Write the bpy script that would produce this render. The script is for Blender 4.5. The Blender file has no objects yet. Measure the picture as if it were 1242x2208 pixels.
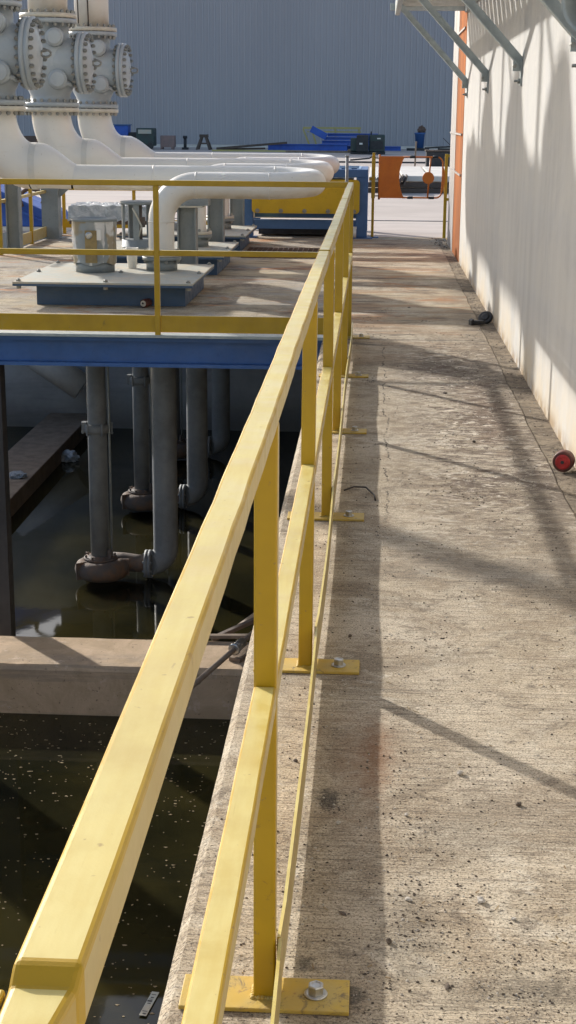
import bpy, bmesh, math, random
from mathutils import Vector, Matrix
rnd = random.Random(7)
sc = bpy.context.scene
col = sc.collection
R = math.radians

# ------------------------------------------------------------------ camera
TH, YAW, ROLL, H = 0.26, -0.0555, 0.0074, 1.5007
F = Vector((math.sin(YAW)*math.cos(TH), math.cos(YAW)*math.cos(TH), -math.sin(TH)))
Rt = Vector((math.cos(YAW), -math.sin(YAW), 0)); Up = Rt.cross(F)
R2 = Rt*math.cos(ROLL) + Up*math.sin(ROLL); U2 = -Rt*math.sin(ROLL) + Up*math.cos(ROLL)
cd = bpy.data.cameras.new('camera'); cam = bpy.data.objects.new('camera', cd); col.objects.link(cam)
M = Matrix((R2, U2, -F)).transposed().to_4x4(); M.translation = Vector((0, 0, H)); cam.matrix_world = M
cd.sensor_fit = 'HORIZONTAL'; cd.sensor_width = 36; cd.lens = 3204.8/1242*36
cd.clip_start = 0.05; cd.clip_end = 2000
sc.camera = cam

# ------------------------------------------------------------------ sky, sun, exposure
SUN = Vector((-1.5, 1.74, 1.0)).normalized()          # towards the sun
elev = math.asin(SUN.z); azim = math.atan2(SUN.x, SUN.y)
w = bpy.data.worlds.new('World'); sc.world = w; w.use_nodes = True
nt = w.node_tree; bg = nt.nodes['Background']
sky = nt.nodes.new('ShaderNodeTexSky'); sky.sky_type = 'NISHITA'; sky.sun_disc = False
sky.sun_elevation = elev; sky.sun_rotation = azim; sky.dust_density = 2.0
nt.links.new(sky.outputs[0], bg.inputs[0]); bg.inputs[1].default_value = 0.15
sd = bpy.data.lights.new('sun', 'SUN'); sd.energy = 3.7; sd.angle = R(1.1); sd.color = (1, .955, .885)
so = bpy.data.objects.new('sun', sd); col.objects.link(so)
so.rotation_euler = (-SUN).to_track_quat('-Z', 'Y').to_euler(); so.location = (-20, 20, 20)
sc.view_settings.view_transform = 'Standard'; sc.view_settings.look = 'None'
sc.view_settings.exposure = 0.48; sc.view_settings.gamma = 1

# ------------------------------------------------------------------ material helpers
class NT:
    def __init__(s, name):
        s.m = bpy.data.materials.new(name); s.m.use_nodes = True
        s.t = s.m.node_tree; s.b = s.t.nodes['Principled BSDF']
        s.co = s.t.nodes.new('ShaderNodeTexCoord').outputs['Object']
    def L(s, a, b): s.t.links.new(a, b)
    def val(s, inp, v):
        if hasattr(v, 'is_linked') or isinstance(v, bpy.types.NodeSocket): s.L(v, inp)
        elif isinstance(v, (tuple, list)) and len(v) == 3 and inp.type == 'RGBA': inp.default_value = (*v, 1)
        else: inp.default_value = v
    def map(s, scale=(1, 1, 1), loc=(0, 0, 0)):
        n = s.t.nodes.new('ShaderNodeMapping'); s.L(s.co, n.inputs[0]); n.inputs['Scale'].default_value = scale
        n.inputs['Location'].default_value = loc; return n.outputs[0]
    def noise(s, scale, detail=4, rough=.6, vec=None, dist=0):
        n = s.t.nodes.new('ShaderNodeTexNoise'); s.L(vec or s.co, n.inputs['Vector'])
        n.inputs['Scale'].default_value = scale; n.inputs['Detail'].default_value = detail
        n.inputs['Roughness'].default_value = rough; n.inputs['Distortion'].default_value = dist; return n.outputs[0]
    def voro(s, scale, vec=None, feature='F1'):
        n = s.t.nodes.new('ShaderNodeTexVoronoi'); n.feature = feature; s.L(vec or s.co, n.inputs['Vector'])
        n.inputs['Scale'].default_value = scale; return n.outputs['Distance']
    def math(s, op, a, b=0.0, clamp=False):
        n = s.t.nodes.new('ShaderNodeMath'); n.operation = op; n.use_clamp = clamp
        s.val(n.inputs[0], a); s.val(n.inputs[1], b); return n.outputs[0]
    def ramp(s, v, lo, hi, a=0.0, b=1.0):
        n = s.t.nodes.new('ShaderNodeMapRange'); s.val(n.inputs[0], v)
        for i, x in enumerate((lo, hi, a, b)): n.inputs[i+1].default_value = x
        n.interpolation_type = 'SMOOTHSTEP'; return n.outputs[0]
    def mix(s, f, a, b, mode='MIX'):
        n = s.t.nodes.new('ShaderNodeMix'); n.data_type = 'RGBA'; n.blend_type = mode
        s.val(n.inputs[0], f); s.val(n.inputs[6], a); s.val(n.inputs[7], b); return n.outputs[2]
    def sep(s, v=None):
        n = s.t.nodes.new('ShaderNodeSeparateXYZ'); s.L(v or s.co, n.inputs[0]); return n.outputs
    def normal(s):
        return s.t.nodes.new('ShaderNodeNewGeometry').outputs['Normal']
    def bump(s, h, strength=.3, dist=.01, prev=None):
        n = s.t.nodes.new('ShaderNodeBump'); s.val(n.inputs['Height'], h)
        n.inputs['Strength'].default_value = strength; n.inputs['Distance'].default_value = dist
        if prev is not None: s.L(prev, n.inputs['Normal'])
        return n.outputs[0]
    def out(s, colr, rough=.6, metal=0.0, nrm=None, spec=None):
        s.val(s.b.inputs['Base Color'], colr); s.val(s.b.inputs['Roughness'], rough); s.val(s.b.inputs['Metallic'], metal)
        if nrm is not None: s.L(nrm, s.b.inputs['Normal'])
        if spec is not None: s.b.inputs['Specular IOR Level'].default_value = spec
        return s.m

def basic(name, c1, c2=None, scale=6, rough=.6, metal=0.0, bump=.15, bscale=60, bd=.003, spec=None, lo=.35, hi=.7):
    n = NT(name); c2 = c2 or tuple(x*.75 for x in c1)
    c = n.mix(n.ramp(n.noise(scale, 5), lo, hi), c1, c2)
    c = n.mix(n.ramp(n.noise(scale*9, 3), .55, .75, 0, .35), c, tuple(x*.6 for x in c1))
    r = n.ramp(n.noise(scale*3, 3), .3, .7, rough-.1, rough+.1)
    return n.out(c, r, metal, n.bump(n.noise(bscale, 4), bump, bd), spec)

def yellow_paint(name, dust_light=.8, fine=1.0):
    n = NT(name)
    base = n.mix(n.ramp(n.noise(5, 4), .35, .7), (.50, .305, .005), (.43, .26, .005))
    nz = n.sep(n.normal())[2]; nx = n.sep(n.normal())[0]
    patch = n.ramp(n.noise(9, 5, .65), .3, .62, .62, 1)
    streak = n.ramp(n.noise(14, 4, .6, n.map((5, .6, 5))), .3, .7, .8, 1)
    d = n.math('MULTIPLY', n.math('MULTIPLY', n.ramp(nz, .985, .9995), patch), dust_light)  # flat tops paled: dust, with the glare of the low sun mixed in
    d = n.math('MULTIPLY', d, streak)
    c = n.mix(d, base, (.69, .61, .25))
    dx = n.math('MULTIPLY', n.math('MULTIPLY', n.ramp(nx, .985, .9995), patch), dust_light*.85)  # right faces paled: light bounced off the wall put into the colour, some dust
    c = n.mix(dx, c, (.54, .46, .25))
    spots = n.ramp(n.noise(70*fine, 3, .5), .69, .74, 0, .6)
    c = n.mix(spots, c, (.28, .17, .06))
    blot = n.ramp(n.noise(7, 6, .7, n.map((1, 1, 1), (3, 8, 2))), .62, .78, 0, .45)
    c = n.mix(blot, c, (.42, .30, .12))
    dark = n.ramp(n.noise(3.1, 6, .75, n.map((1, 1, 1), (9, 1, 4))), .66, .72, 0, .5)
    c = n.mix(dark, c, (.16, .12, .03))
    chips = n.math('MULTIPLY', n.ramp(n.noise(30, 5, .7, n.map((1, .35, 1), (6, 6, 6)), .6), .665, .69), n.ramp(n.noise(2.5, 3), .42, .6))
    c = n.mix(n.math('MULTIPLY', chips, .8), c, (.22, .10, .035))
    scr = n.ramp(n.noise(1, 5, .8, n.map((160, 4, 160), (1, 2, 3)), .2), .66, .70, 0, .35)
    c = n.mix(scr, c, (.40, .25, .05))
    b1 = n.bump(n.noise(16, 3), .12, .004); b2 = n.bump(n.noise(420, 2), .15, .0006, b1)
    return n.out(c, n.ramp(n.noise(18, 3), .3, .7, .3, .5), 0, b2)

MY = yellow_paint('yellow_rail_paint')
MY2 = basic('yellow_panel_paint', (.60, .40, .012), (.50, .33, .015), 3, .5)
MGATE = basic('orange_plastic', (.62, .17, .012), (.52, .13, .01), 5, .45, bump=.05)
MBLUE = basic('blue_steel_paint', (.045, .13, .36), (.04, .11, .29), 4, .45, bscale=30)
MPED = basic('slate_blue_pedestal_paint', (.05, .105, .20), (.045, .09, .165), 4, .5)
MBLUE2 = basic('blue_machine_paint', (.055, .14, .33), (.045, .12, .27), 4, .5)
MBRIGHT = basic('bright_blue_paint', (.03, .12, .50), (.03, .09, .40), 3, .5)
MGREY = basic('grey_steel_paint', (.24, .27, .28), (.19, .215, .225), 4, .5)
MGREYD = basic('grey_submerged_pipe', (.30, .325, .345), (.22, .24, .255), 5, .6)
MPLATE = basic('grey_plate_dusty', (.42, .44, .40), (.50, .44, .34), 5, .6)
MSTEEL = basic('bolt_steel', (.55, .55, .53), (.40, .39, .37), 60, .38, .85, bump=.1)
MBOLT = basic('dull_bolt', (.33, .34, .32), (.25, .24, .22), 30, .45, .6)
MGALV = basic('galvanised_steel', (.42, .46, .46), (.33, .37, .38), 12, .5, .35)
MSLAT = basic('pale_galvanised_slats', (.78, .78, .77), (.56, .56, .54), 8, .5, .1)
MDARK = basic('dark_rubber', (.03, .03, .032), (.05, .048, .045), 20, .6)
MBLACK = basic('black_paint', (.02, .022, .025), (.035, .035, .04), 6, .55)
MRED = basic('red_plastic', (.50, .03, .03), (.36, .02, .02), 40, .45)
MDRED = basic('worn_dark_red', (.13, .035, .025), (.07, .03, .02), 30, .6)
MDKSTEEL = basic('dark_column_steel', (.05, .05, .055), (.035, .035, .04), 3, .7)
MWOOD = basic('weathered_wood', (.30, .23, .17), (.20, .15, .11), 7, .8, bscale=40)
MBROWN = basic('brown_rusty_steel', (.16, .10, .075), (.11, .08, .065), 4, .8)
MFOAM = basic('white_foam', (.82, .80, .75), (.74, .72, .68), 12, .6, bump=.1)
MGREEN = basic('dark_green_paint', (.03, .065, .06), (.04, .05, .05), 3, .5)
MYF = basic('faded_yellow_paint', (.50, .42, .14), (.42, .38, .18), 3, .6)
MPINK = basic('faded_pink_metal', (.30, .20, .18), (.22, .17, .16), 3, .7)
MCONB = basic('pale_precast', (.70, .66, .60), (.58, .54, .49), 2, .85)
MDKWOOD = basic('dark_timber', (.12, .09, .075), (.08, .065, .055), 3, .9)
MIRON = basic('rusty_cast_iron', (.23, .145, .095), (.15, .13, .12), 9, .75, bump=.4, lo=.3, hi=.6)
MTWIG = basic('dark_wire', (.05, .04, .035), None, 20, .7)
MSTONE = basic('pale_stone', (.55, .51, .45), (.42, .37, .31), 60, .9, bump=.4, bscale=200)
MSTONED = basic('dark_stone', (.13, .10, .075), (.07, .055, .045), 60, .9, bump=.4, bscale=200)
MLEAF = basic('dry_leaf', (.42, .33, .20), (.25, .17, .09), 50, .8)

def pipe_paint():
    n = NT('cream_pipe_paint')
    c = n.mix(n.ramp(n.noise(1.6, 5), .3, .7), (.78, .765, .72), (.72, .70, .65))
    c = n.mix(n.ramp(n.noise(4, 6, .7, n.map((.6, .6, 3))), .60, .75, 0, .35), c, (.60, .52, .40))
    c = n.mix(n.ramp(n.noise(35, 4), .66, .72, 0, .4), c, (.40, .32, .22))
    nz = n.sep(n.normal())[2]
    c = n.mix(n.math('MULTIPLY', n.ramp(nz, -.2, -.9), n.ramp(n.noise(5, 4), .3, .7, .3, 1)), c, (.56, .48, .36))  # warm shade of the pipe undersides put into the colour
    return n.out(c, n.ramp(n.noise(6, 3), .3, .7, .32, .5), 0, n.bump(n.noise(14, 4), .12, .006))
MPIPE = pipe_paint()
MPRIMER = basic('grey_primer_band', (.60, .60, .57), (.66, .63, .56), 10, .55)
def valve_paint():
    n = NT('grey_valve_paint')
    c = n.mix(n.ramp(n.noise(2.5, 5), .3, .7), (.43, .475, .50), (.35, .39, .415))
    nz = n.sep(n.normal())[2]
    c = n.mix(n.math('MULTIPLY', n.ramp(nz, .1, .9), n.ramp(n.noise(8, 4), .3, .7, .2, .8)), c, (.42, .43, .42))
    return n.out(c, n.ramp(n.noise(10, 3), .3, .7, .38, .55), 0, n.bump(n.noise(45, 4), .3, .006))
MVALVE = valve_paint()

def walkway_mat(name='broomed_concrete', rustband=True, tone=1.0, off=None):
    n = NT(name)
    def T(c): return tuple(x*tone for x in c)
    big = n.noise(.9, 6, .65); mid = n.noise(4.5, 6, .65, None, .6)
    c = n.mix(n.ramp(big, .35, .65), T((.51, .425, .305)), T((.60, .515, .395)))
    c = n.mix(n.ramp(mid, .40, .68, 0, .7), c, T((.31, .235, .155)))
    pale = n.ramp(n.noise(2.6, 8, .75, n.map((1, 1.3, 1), (7, 3, 0)), 1.0), .52, .66, 0, .75)
    c = n.mix(pale, c, T((.66, .59, .47)))
    scuff = n.math('MULTIPLY', n.ramp(n.noise(9, 8, .8, n.map((1, 1.8, 1), (3, 5, 0)), 1.6), .55, .62), n.ramp(n.noise(1.3, 4, .6, n.map((1, 1, 1), (8, 1, 0))), .47, .6))
    c = n.mix(n.math('MULTIPLY', scuff, .7), c, T((.74, .68, .57)))
    grime = n.ramp(n.noise(6, 8, .8, n.map((1, 1.6, 1), (2, 9, 0)), 1.4), .52, .64, 0, .7)
    c = n.mix(grime, c, T((.15, .12, .09)))
    lg = n.noise(1.6, 8, .78, n.map((1, .8, 1), (4, 4, 4)), 1.2)
    c = n.mix(n.ramp(lg, .50, .62, 0, .55), c, T((.20, .155, .105)))
    c = n.mix(n.ramp(lg, .44, .34, 0, .55), c, T((.72, .62, .47)))
    broom = n.noise(1.0, 6, .75, n.map((5, 120, 1)), .3)
    broom2 = n.noise(1.0, 3, .6, n.map((2.2, 34, 1), (4, 1, 0)), .3)
    bmask = n.ramp(n.noise(1.7, 4, .6, n.map((1, 1, 1), (2, 2, 2))), .35, .6, .5 if not off else .1, 1.1 if not off else .3)
    c = n.mix(n.math('MULTIPLY', n.ramp(broom, .50, .64, 0, .62), bmask), c, T((.14, .115, .09)))
    c = n.mix(n.math('MULTIPLY', n.ramp(broom, .46, .32, 0, .5), bmask), c, T((.74, .65, .51)))
    c = n.mix(n.ramp(broom2, .58, .70, 0, .4 if not off else .1), c, T((.14, .12, .095)))
    grain = n.noise(190, 3, .8)
    c = n.mix(n.ramp(grain, .52, .62, 0, .85), c, T((.10, .08, .062)))
    c = n.mix(n.ramp(grain, .44, .32, 0, .6), c, T((.80, .71, .57)))
    grain2 = n.noise(70, 5, .8)
    c = n.mix(n.ramp(n.noise(24, 6, .8, n.map((1, 1.7, 1), (9, 9, 9)), .8), .54, .66, 0, .5), c, T((.20, .16, .115)))
    c = n.mix(n.ramp(n.noise(17, 6, .8, n.map((1, 1.9, 1), (5, 9, 9)), .8), .56, .68, 0, .4), c, T((.70, .62, .50)))
    c = n.mix(n.ramp(grain2, .58, .70, 0, .55), c, T((.12, .095, .075)))
    pits = n.math('MULTIPLY', n.ramp(n.noise(75, 4, .65, n.map((1, 2.4, 1)), .5), .61, .65), n.ramp(n.noise(2.2, 3), .32, .55))
    c = n.mix(n.math('MULTIPLY', pits, .9), c, (.045, .035, .027))
    X, Y, Z = n.sep()
    if off: X = n.math('ADD', X, off[0]); Y = n.math('ADD', Y, off[1])
    def blob(cx, cy, rx, ry, colr, amt, soft=1.0, ns=6):
        dx = n.math('DIVIDE', n.math('SUBTRACT', X, cx), rx); dy = n.math('DIVIDE', n.math('SUBTRACT', Y, cy), ry)
        d = n.math('SQRT', n.math('ADD', n.math('MULTIPLY', dx, dx), n.math('MULTIPLY', dy, dy)))
        d = n.math('ADD', d, n.math('MULTIPLY', n.math('SUBTRACT', n.noise(ns, 7, .75, None, .6), .5), 2.6))
        f = n.math('MULTIPLY', n.ramp(d, 1.2, 1.2-soft, 0, amt), n.ramp(n.noise(ns*9, 5, .75, n.map((1, 3, 1))), .35, .6, .35, 1))
        return n.mix(f, c, colr)
    if rustband:
        st = n.math('MULTIPLY', n.ramp(n.noise(1.0, 6, .7, n.map((.8, 2.6 if not off else 1.2, 1)), .6), .42, .62, 0, .75), n.math('MULTIPLY', n.ramp(Y, 8.3, 11.5), n.ramp(X, .95, .35, .35, 1)))
        c = n.mix(st, c, (.38, .24, .135) if not off else (.34, .33, .31))
        st2 = n.math('MULTIPLY', n.ramp(n.noise(1.0, 6, .7, n.map((.5, 3.1 if not off else 1.0, 1), (5, 2, 1)), .5), .49, .64, 0, .8), n.ramp(Y, 9, 13))
        c = n.mix(st2, c, (.55, .46, .31))
        st3 = n.math('MULTIPLY', n.ramp(n.noise(1.0, 6, .75, n.map((.9, 1.8, 1), (1, 2, 6)), .8), .54, .66, 0, .75 if not off else 1), n.ramp(Y, 9.5, 12 if not off else 10.8))
        c = n.mix(st3, c, (.42, .19, .075) if not off else (.46, .21, .09))
        c = n.mix(n.math('MULTIPLY', n.ramp(n.noise(1, 5, .7, n.map((1.2, 5 if not off else 1.9, 1), (1, 7, 1)), .4), .52, .64, 0, .8), n.ramp(Y, 7.5, 10.5)), c, (.13, .10, .08))
        c = blob(.03, 3.36, .05, .26, (.23, .10, .045), .9, 1.4, 16)
        c = blob(.0, 3.3, .12, .45, (.28, .15, .075), .5, 1.3, 5)
        c = blob(.45, 9.2, .40, .55, (.085, .075, .065), .8, 1.0)
        c = blob(.62, 7.7, .16, 1.2, (.17, .10, .07), .75, 1.0)
        c = blob(-.075, 3.1, .026, .06, (.035, .034, .034), .95, .7, 30)
        c = blob(-.10, 2.42, .022, .03, (.045, .042, .038), .85, .8, 30)
        c = blob(-.01, 2.32, .03, .05, (.05, .046, .04), .85, .8, 26)
        c = blob(.45, 2.35, .35, .08, (.10, .085, .065), .8, 1.0, 12)
        c = blob(.10, 2.55, .08, .2, (.10, .085, .065), .6, 1.0, 18)
        c = blob(.42, 4.9, .42, .22, (.16, .14, .12), .6, 1.0, 7)
        zone = n.math('MULTIPLY', n.math('MULTIPLY', n.ramp(X, .0, .42), n.ramp(Y, 4.6, 6.2)), n.ramp(Y, 11.5, 9.2))
        v1 = n.noise(1, 8, .82, n.map((7, 10, 1), (1, 4, 2)), 1.8); v2 = n.noise(1, 8, .82, n.map((4, 8, 1), (7, 7, 2)), 2.0)
        c = n.mix(n.math('MULTIPLY', n.ramp(v2, .44, .58), n.math('MULTIPLY', zone, .9)), c, (.125, .09, .068))
        c = n.mix(n.math('MULTIPLY', n.ramp(v1, .53, .60), n.math('MULTIPLY', zone, .95)), c, (.74, .66, .54))
        c = n.mix(n.math('MULTIPLY', n.ramp(n.noise(1, 7, .8, n.map((9, 16, 1), (3, 1, 2)), 1.2), .54, .62), n.math('MULTIPLY', zone, .8)), c, (.10, .07, .055))
        wallside = n.math('MULTIPLY', n.ramp(X, .56, .80), n.ramp(n.noise(3.3, 6, .75), .33, .6))
        c = n.mix(n.math('MULTIPLY', wallside, .6), c, (.19, .155, .12))
        cr = n.math('ABSOLUTE', n.math('SUBTRACT', n.math('ADD', X, n.math('MULTIPLY', n.math('SUBTRACT', n.noise(2.2, 5, .7), .5), .16)), .08))
        crm = n.math('MULTIPLY', n.math('MULTIPLY', n.ramp(cr, .006, .0015), n.ramp(n.noise(5, 4, .6, n.map((0, 1, 0))), .44, .54)), n.math('MULTIPLY', n.ramp(Y, 5.2, 6), n.ramp(Y, 10.6, 9.8)))
        ln = n.math('ABSOLUTE', n.math('SUBTRACT', Y, n.math('ADD', 10.35, n.math('MULTIPLY', n.noise(6, 3), .04))))
        if not off: c = n.mix(n.ramp(ln, .014, .006, 0, .8), c, (.06, .05, .04))
        if not off: c = n.mix(n.math('MULTIPLY', crm, .85), c, (.05, .04, .035))
    hb = n.math('ADD', n.math('MULTIPLY', broom, .9), n.math('ADD', n.math('MULTIPLY', broom2, .5), n.math('MULTIPLY', grain, .5)))
    hb = n.math('SUBTRACT', hb, n.math('MULTIPLY', pits, .5))
    nb = n.bump(hb, 1.0, .0045); nb = n.bump(grain2, .5, .004, nb); nb = n.bump(mid, .3, .012, nb)
    return n.out(c, .9, 0, nb, .2)
MWALK = walkway_mat(tone=1.08)
MDECK = walkway_mat('dusty_deck', True, .95, (-2.2, 10.55))

def gutter_mat():
    n = NT('dirty_gutter_concrete')
    c = n.mix(n.ramp(n.noise(5, 7, .75, None, .8), .35, .65), (.36, .295, .215), (.18, .145, .11))
    c = n.mix(n.ramp(n.noise(26, 6, .75), .52, .66, 0, .8), c, (.055, .042, .03))
    c = n.mix(n.ramp(n.noise(14, 6, .75, n.map(loc=(3, 3, 3))), .56, .7, 0, .6), c, (.48, .40, .29))
    return n.out(c, .95, 0, n.bump(n.noise(30, 7, .75), 1, .02), .2)
MGUT = gutter_mat()

def yard_mat():
    n = NT('yard_concrete')
    c = n.mix(n.ramp(n.noise(.25, 6, .7), .35, .65), (.56, .485, .43), (.48, .41, .36))
    c = n.mix(n.ramp(n.noise(1, 6, .7, n.map((.15, 1.2, 1))), .5, .68, 0, .6), c, (.38, .33, .30))
    c = n.mix(n.ramp(n.noise(1, 5, .7, n.map((.3, 2.5, 1), (4, 4, 4))), .55, .7, 0, .5), c, (.68, .62, .57))
    return n.out(c, .9, 0, n.bump(n.noise(20, 5), .3, .01), .25)
MYARD = yard_mat()

def wall_mat():
    n = NT('whitewashed_concrete_wall')
    st = n.noise(1, 6, .65, n.map((1, 5.5, .22)), .3)
    c = n.mix(n.ramp(st, .35, .68), (.515, .51, .50), (.455, .45, .44))
    c = n.mix(n.ramp(n.noise(1.1, 7, .75, None, 1.0), .42, .62, 0, .5), c, (.57, .555, .52))
    c = n.mix(n.ramp(n.noise(6, 7, .75, n.map((1, 1, .5), (4, 4, 4)), .8), .55, .72, 0, .35), c, (.50, .475, .43))
    c = n.mix(n.ramp(n.noise(1, 4, .6, n.map((1, 22, .5), (3, 3, 3))), .55, .75, 0, .22), c, (.50, .48, .45))
    Z = n.sep()[2]
    foot = n.math('MULTIPLY', n.ramp(Z, .42, .0), n.ramp(n.noise(2.4, 6, .7), .32, .62))
    c = n.mix(n.math('MULTIPLY', foot, .55), c, (.60, .47, .27))
    foot2 = n.math('MULTIPLY', n.ramp(Z, .10, .0), n.ramp(n.noise(9, 6, .7), .35, .6))
    c = n.mix(n.math('MULTIPLY', foot2, .8), c, (.30, .19, .09))
    c = n.mix(n.ramp(n.noise(50, 3), .68, .74, 0, .4), c, (.35, .31, .26))
    return n.out(c, .85, 0, n.bump(n.noise(8, 7, .7), .35, .01), .25)
MWALL = wall_mat()

def pit_mat(name, a, b):
    n = NT(name)
    c = n.mix(n.ramp(n.noise(1.2, 6, .7), .35, .65), a, b)
    c = n.mix(n.ramp(n.noise(1, 5, .7, n.map((.4, .4, 3.2))), .5, .68, 0, .5), c, tuple(x*.55 for x in a))
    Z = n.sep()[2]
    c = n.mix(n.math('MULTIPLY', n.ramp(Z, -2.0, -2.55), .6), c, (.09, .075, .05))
    return n.out(c, .85, 0, n.bump(n.noise(12, 6), .4, .01), .3)
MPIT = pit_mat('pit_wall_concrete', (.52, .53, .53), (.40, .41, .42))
MBAFF = pit_mat('stained_baffle_concrete', (.42, .31, .22), (.33, .24, .17))

def baffle_top():
    n = NT('baffle_concrete')
    c = n.mix(n.ramp(n.noise(3, 6, .7, None, .8), .35, .65), (.60, .45, .31), (.47, .35, .23))
    c = n.mix(n.ramp(n.noise(1, 6, .7, n.map((.5, 1, 9))), .5, .66, 0, .6), c, (.28, .235, .19))
    c = n.mix(n.ramp(n.noise(7, 6, .75), .58, .7, 0, .6), c, (.68, .55, .44))
    c = n.mix(n.ramp(n.noise(40, 4), .64, .7, 0, .7), c, (.10, .08, .06))
    return n.out(c, .9, 0, n.bump(n.noise(14, 7, .7), .6, .015), .25)
MBAFF = baffle_top()

def water_mat():
    n = NT('murky_water')
    c = n.mix(n.ramp(n.noise(.7, 5, .6), .35, .65), (.034, .029, .010), (.012, .012, .006))
    m = n.out(c, .035, 0, n.bump(n.noise(6, 3), .02, .01))
    n.b.inputs['IOR'].default_value = 1.33
    return m
MWATER = water_mat()

def cladding_mat():
    n = NT('blue_grey_cladding')
    c = n.mix(n.ramp(n.noise(.25, 4, .6, n.map((1, 1, .4))), .3, .7), (.415, .405, .425), (.385, .375, .395))
    c = n.mix(n.ramp(n.noise(1, 3, .6, n.map((3.4, 1, .03))), .5, .7, 0, .18), c, (.45, .44, .46))
    return n.out(c, .6, 0, None)
MCLAD = cladding_mat()

def rust_mat():
    n = NT('orange_rusted_steel')
    c = n.mix(n.ramp(n.noise(1, 6, .7, n.map((3, 3, .7))), .38, .62), (.42, .135, .03), (.26, .09, .03))
    c = n.mix(n.ramp(n.noise(3, 6, .75, n.map((2, 2, .8), (2, 2, 2))), .60, .70, 0, .5), c, (.30, .21, .15))
    return n.out(c, .9, 0, n.bump(n.noise(30, 5), .3, .004), .15)
MRUST = rust_mat()
def strip_mat():
    n = NT('weathered_galvanised_strip')
    c = n.mix(n.ramp(n.noise(1, 6, .7, n.map((3, 5, .9))), .38, .62), (.40, .40, .40), (.28, .26, .25))
    c = n.mix(n.ramp(n.noise(2.3, 6, .75, n.map((2, 2, .8), (2, 2, 2))), .6, .7, 0, .7), c, (.42, .22, .11))
    return n.out(c, .55, .3, None)
MSTRIP = strip_mat()

def drum_mat():
    n = NT('taped_drum_plastic')
    st = n.noise(1, 2, .4, n.map((9, 9, .8)))
    c = n.mix(n.ramp(st, .47, .50), (.26, .29, .30), (.66, .66, .65))
    c = n.mix(n.ramp(n.noise(6, 5, .7), .5, .66, 0, .5), c, (.33, .34, .34))
    c = n.mix(n.ramp(n.noise(3, 3, .5, n.map(loc=(1, 5, 2))), .52, .56, 0, .8), c, (.27, .20, .09))
    return n.out(c, .3, 0, n.bump(n.noise(9, 4), .4, .01))
MDRUM = drum_mat()
def wrap_mat():
    n = NT('crumpled_plastic_wrap')
    c = n.mix(n.ramp(n.noise(8, 6, .7, None, 1), .4, .6), (.40, .45, .50), (.62, .66, .70))
    return n.out(c, .22, 0, n.bump(n.noise(16, 6, .7, None, 1.5), 1, .03))
MWRAP = wrap_mat()

# ------------------------------------------------------------------ geometry helpers
def tag(o, label=None, cat=None, group=None, kind=None):
    if label: o['label'] = label
    if cat: o['category'] = cat
    if group: o['group'] = group
    if kind: o['kind'] = kind
    return o
def empty(name, loc, label=None, cat=None, group=None):
    o = bpy.data.objects.new(name, None); col.objects.link(o); o.location = loc; o.empty_display_size = .1
    return tag(o, label, cat, group)
def rootloc(p):
    while p.parent: p = p.parent
    return Vector(p.location)

def obj_at(name, me, mat, parent, p, rot=None):
    o = bpy.data.objects.new(name, me); col.objects.link(o); o.parent = parent; o.location = Vector(p)-rootloc(parent)
    if rot is not None: o.rotation_euler = rot
    return o
_bm = {}
def ring_objs(c, axis, rad, n, br, bl, parent, name='flange_bolt', off=.5):
    c = Vector(c); a = Vector(axis).normalized(); ref = Vector((0, 0, 1)) if abs(a.z) < .9 else Vector((1, 0, 0))
    r = a.cross(ref).normalized(); u = a.cross(r); key = (tuple(a), br, bl)
    if key not in _bm:
        m = MB(); m.sweep([-a*bl/2, a*bl/2], br*.62, 6, True, False)
        for sg in (-1, 1): m.sweep([a*sg*(bl/2-br*1.5), a*sg*(bl/2-br*.4)], br, 6, True, False)
        me = bpy.data.meshes.new(name); me.from_pydata([tuple(v) for v in m.v], [], m.f); me.materials.append(MBOLT); me.update(); _bm[key] = me
    for k in range(n):
        t = 2*math.pi*(k+off)/n; obj_at(name, _bm[key], MBOLT, parent, c+(r*math.cos(t)+u*math.sin(t))*rad)
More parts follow.
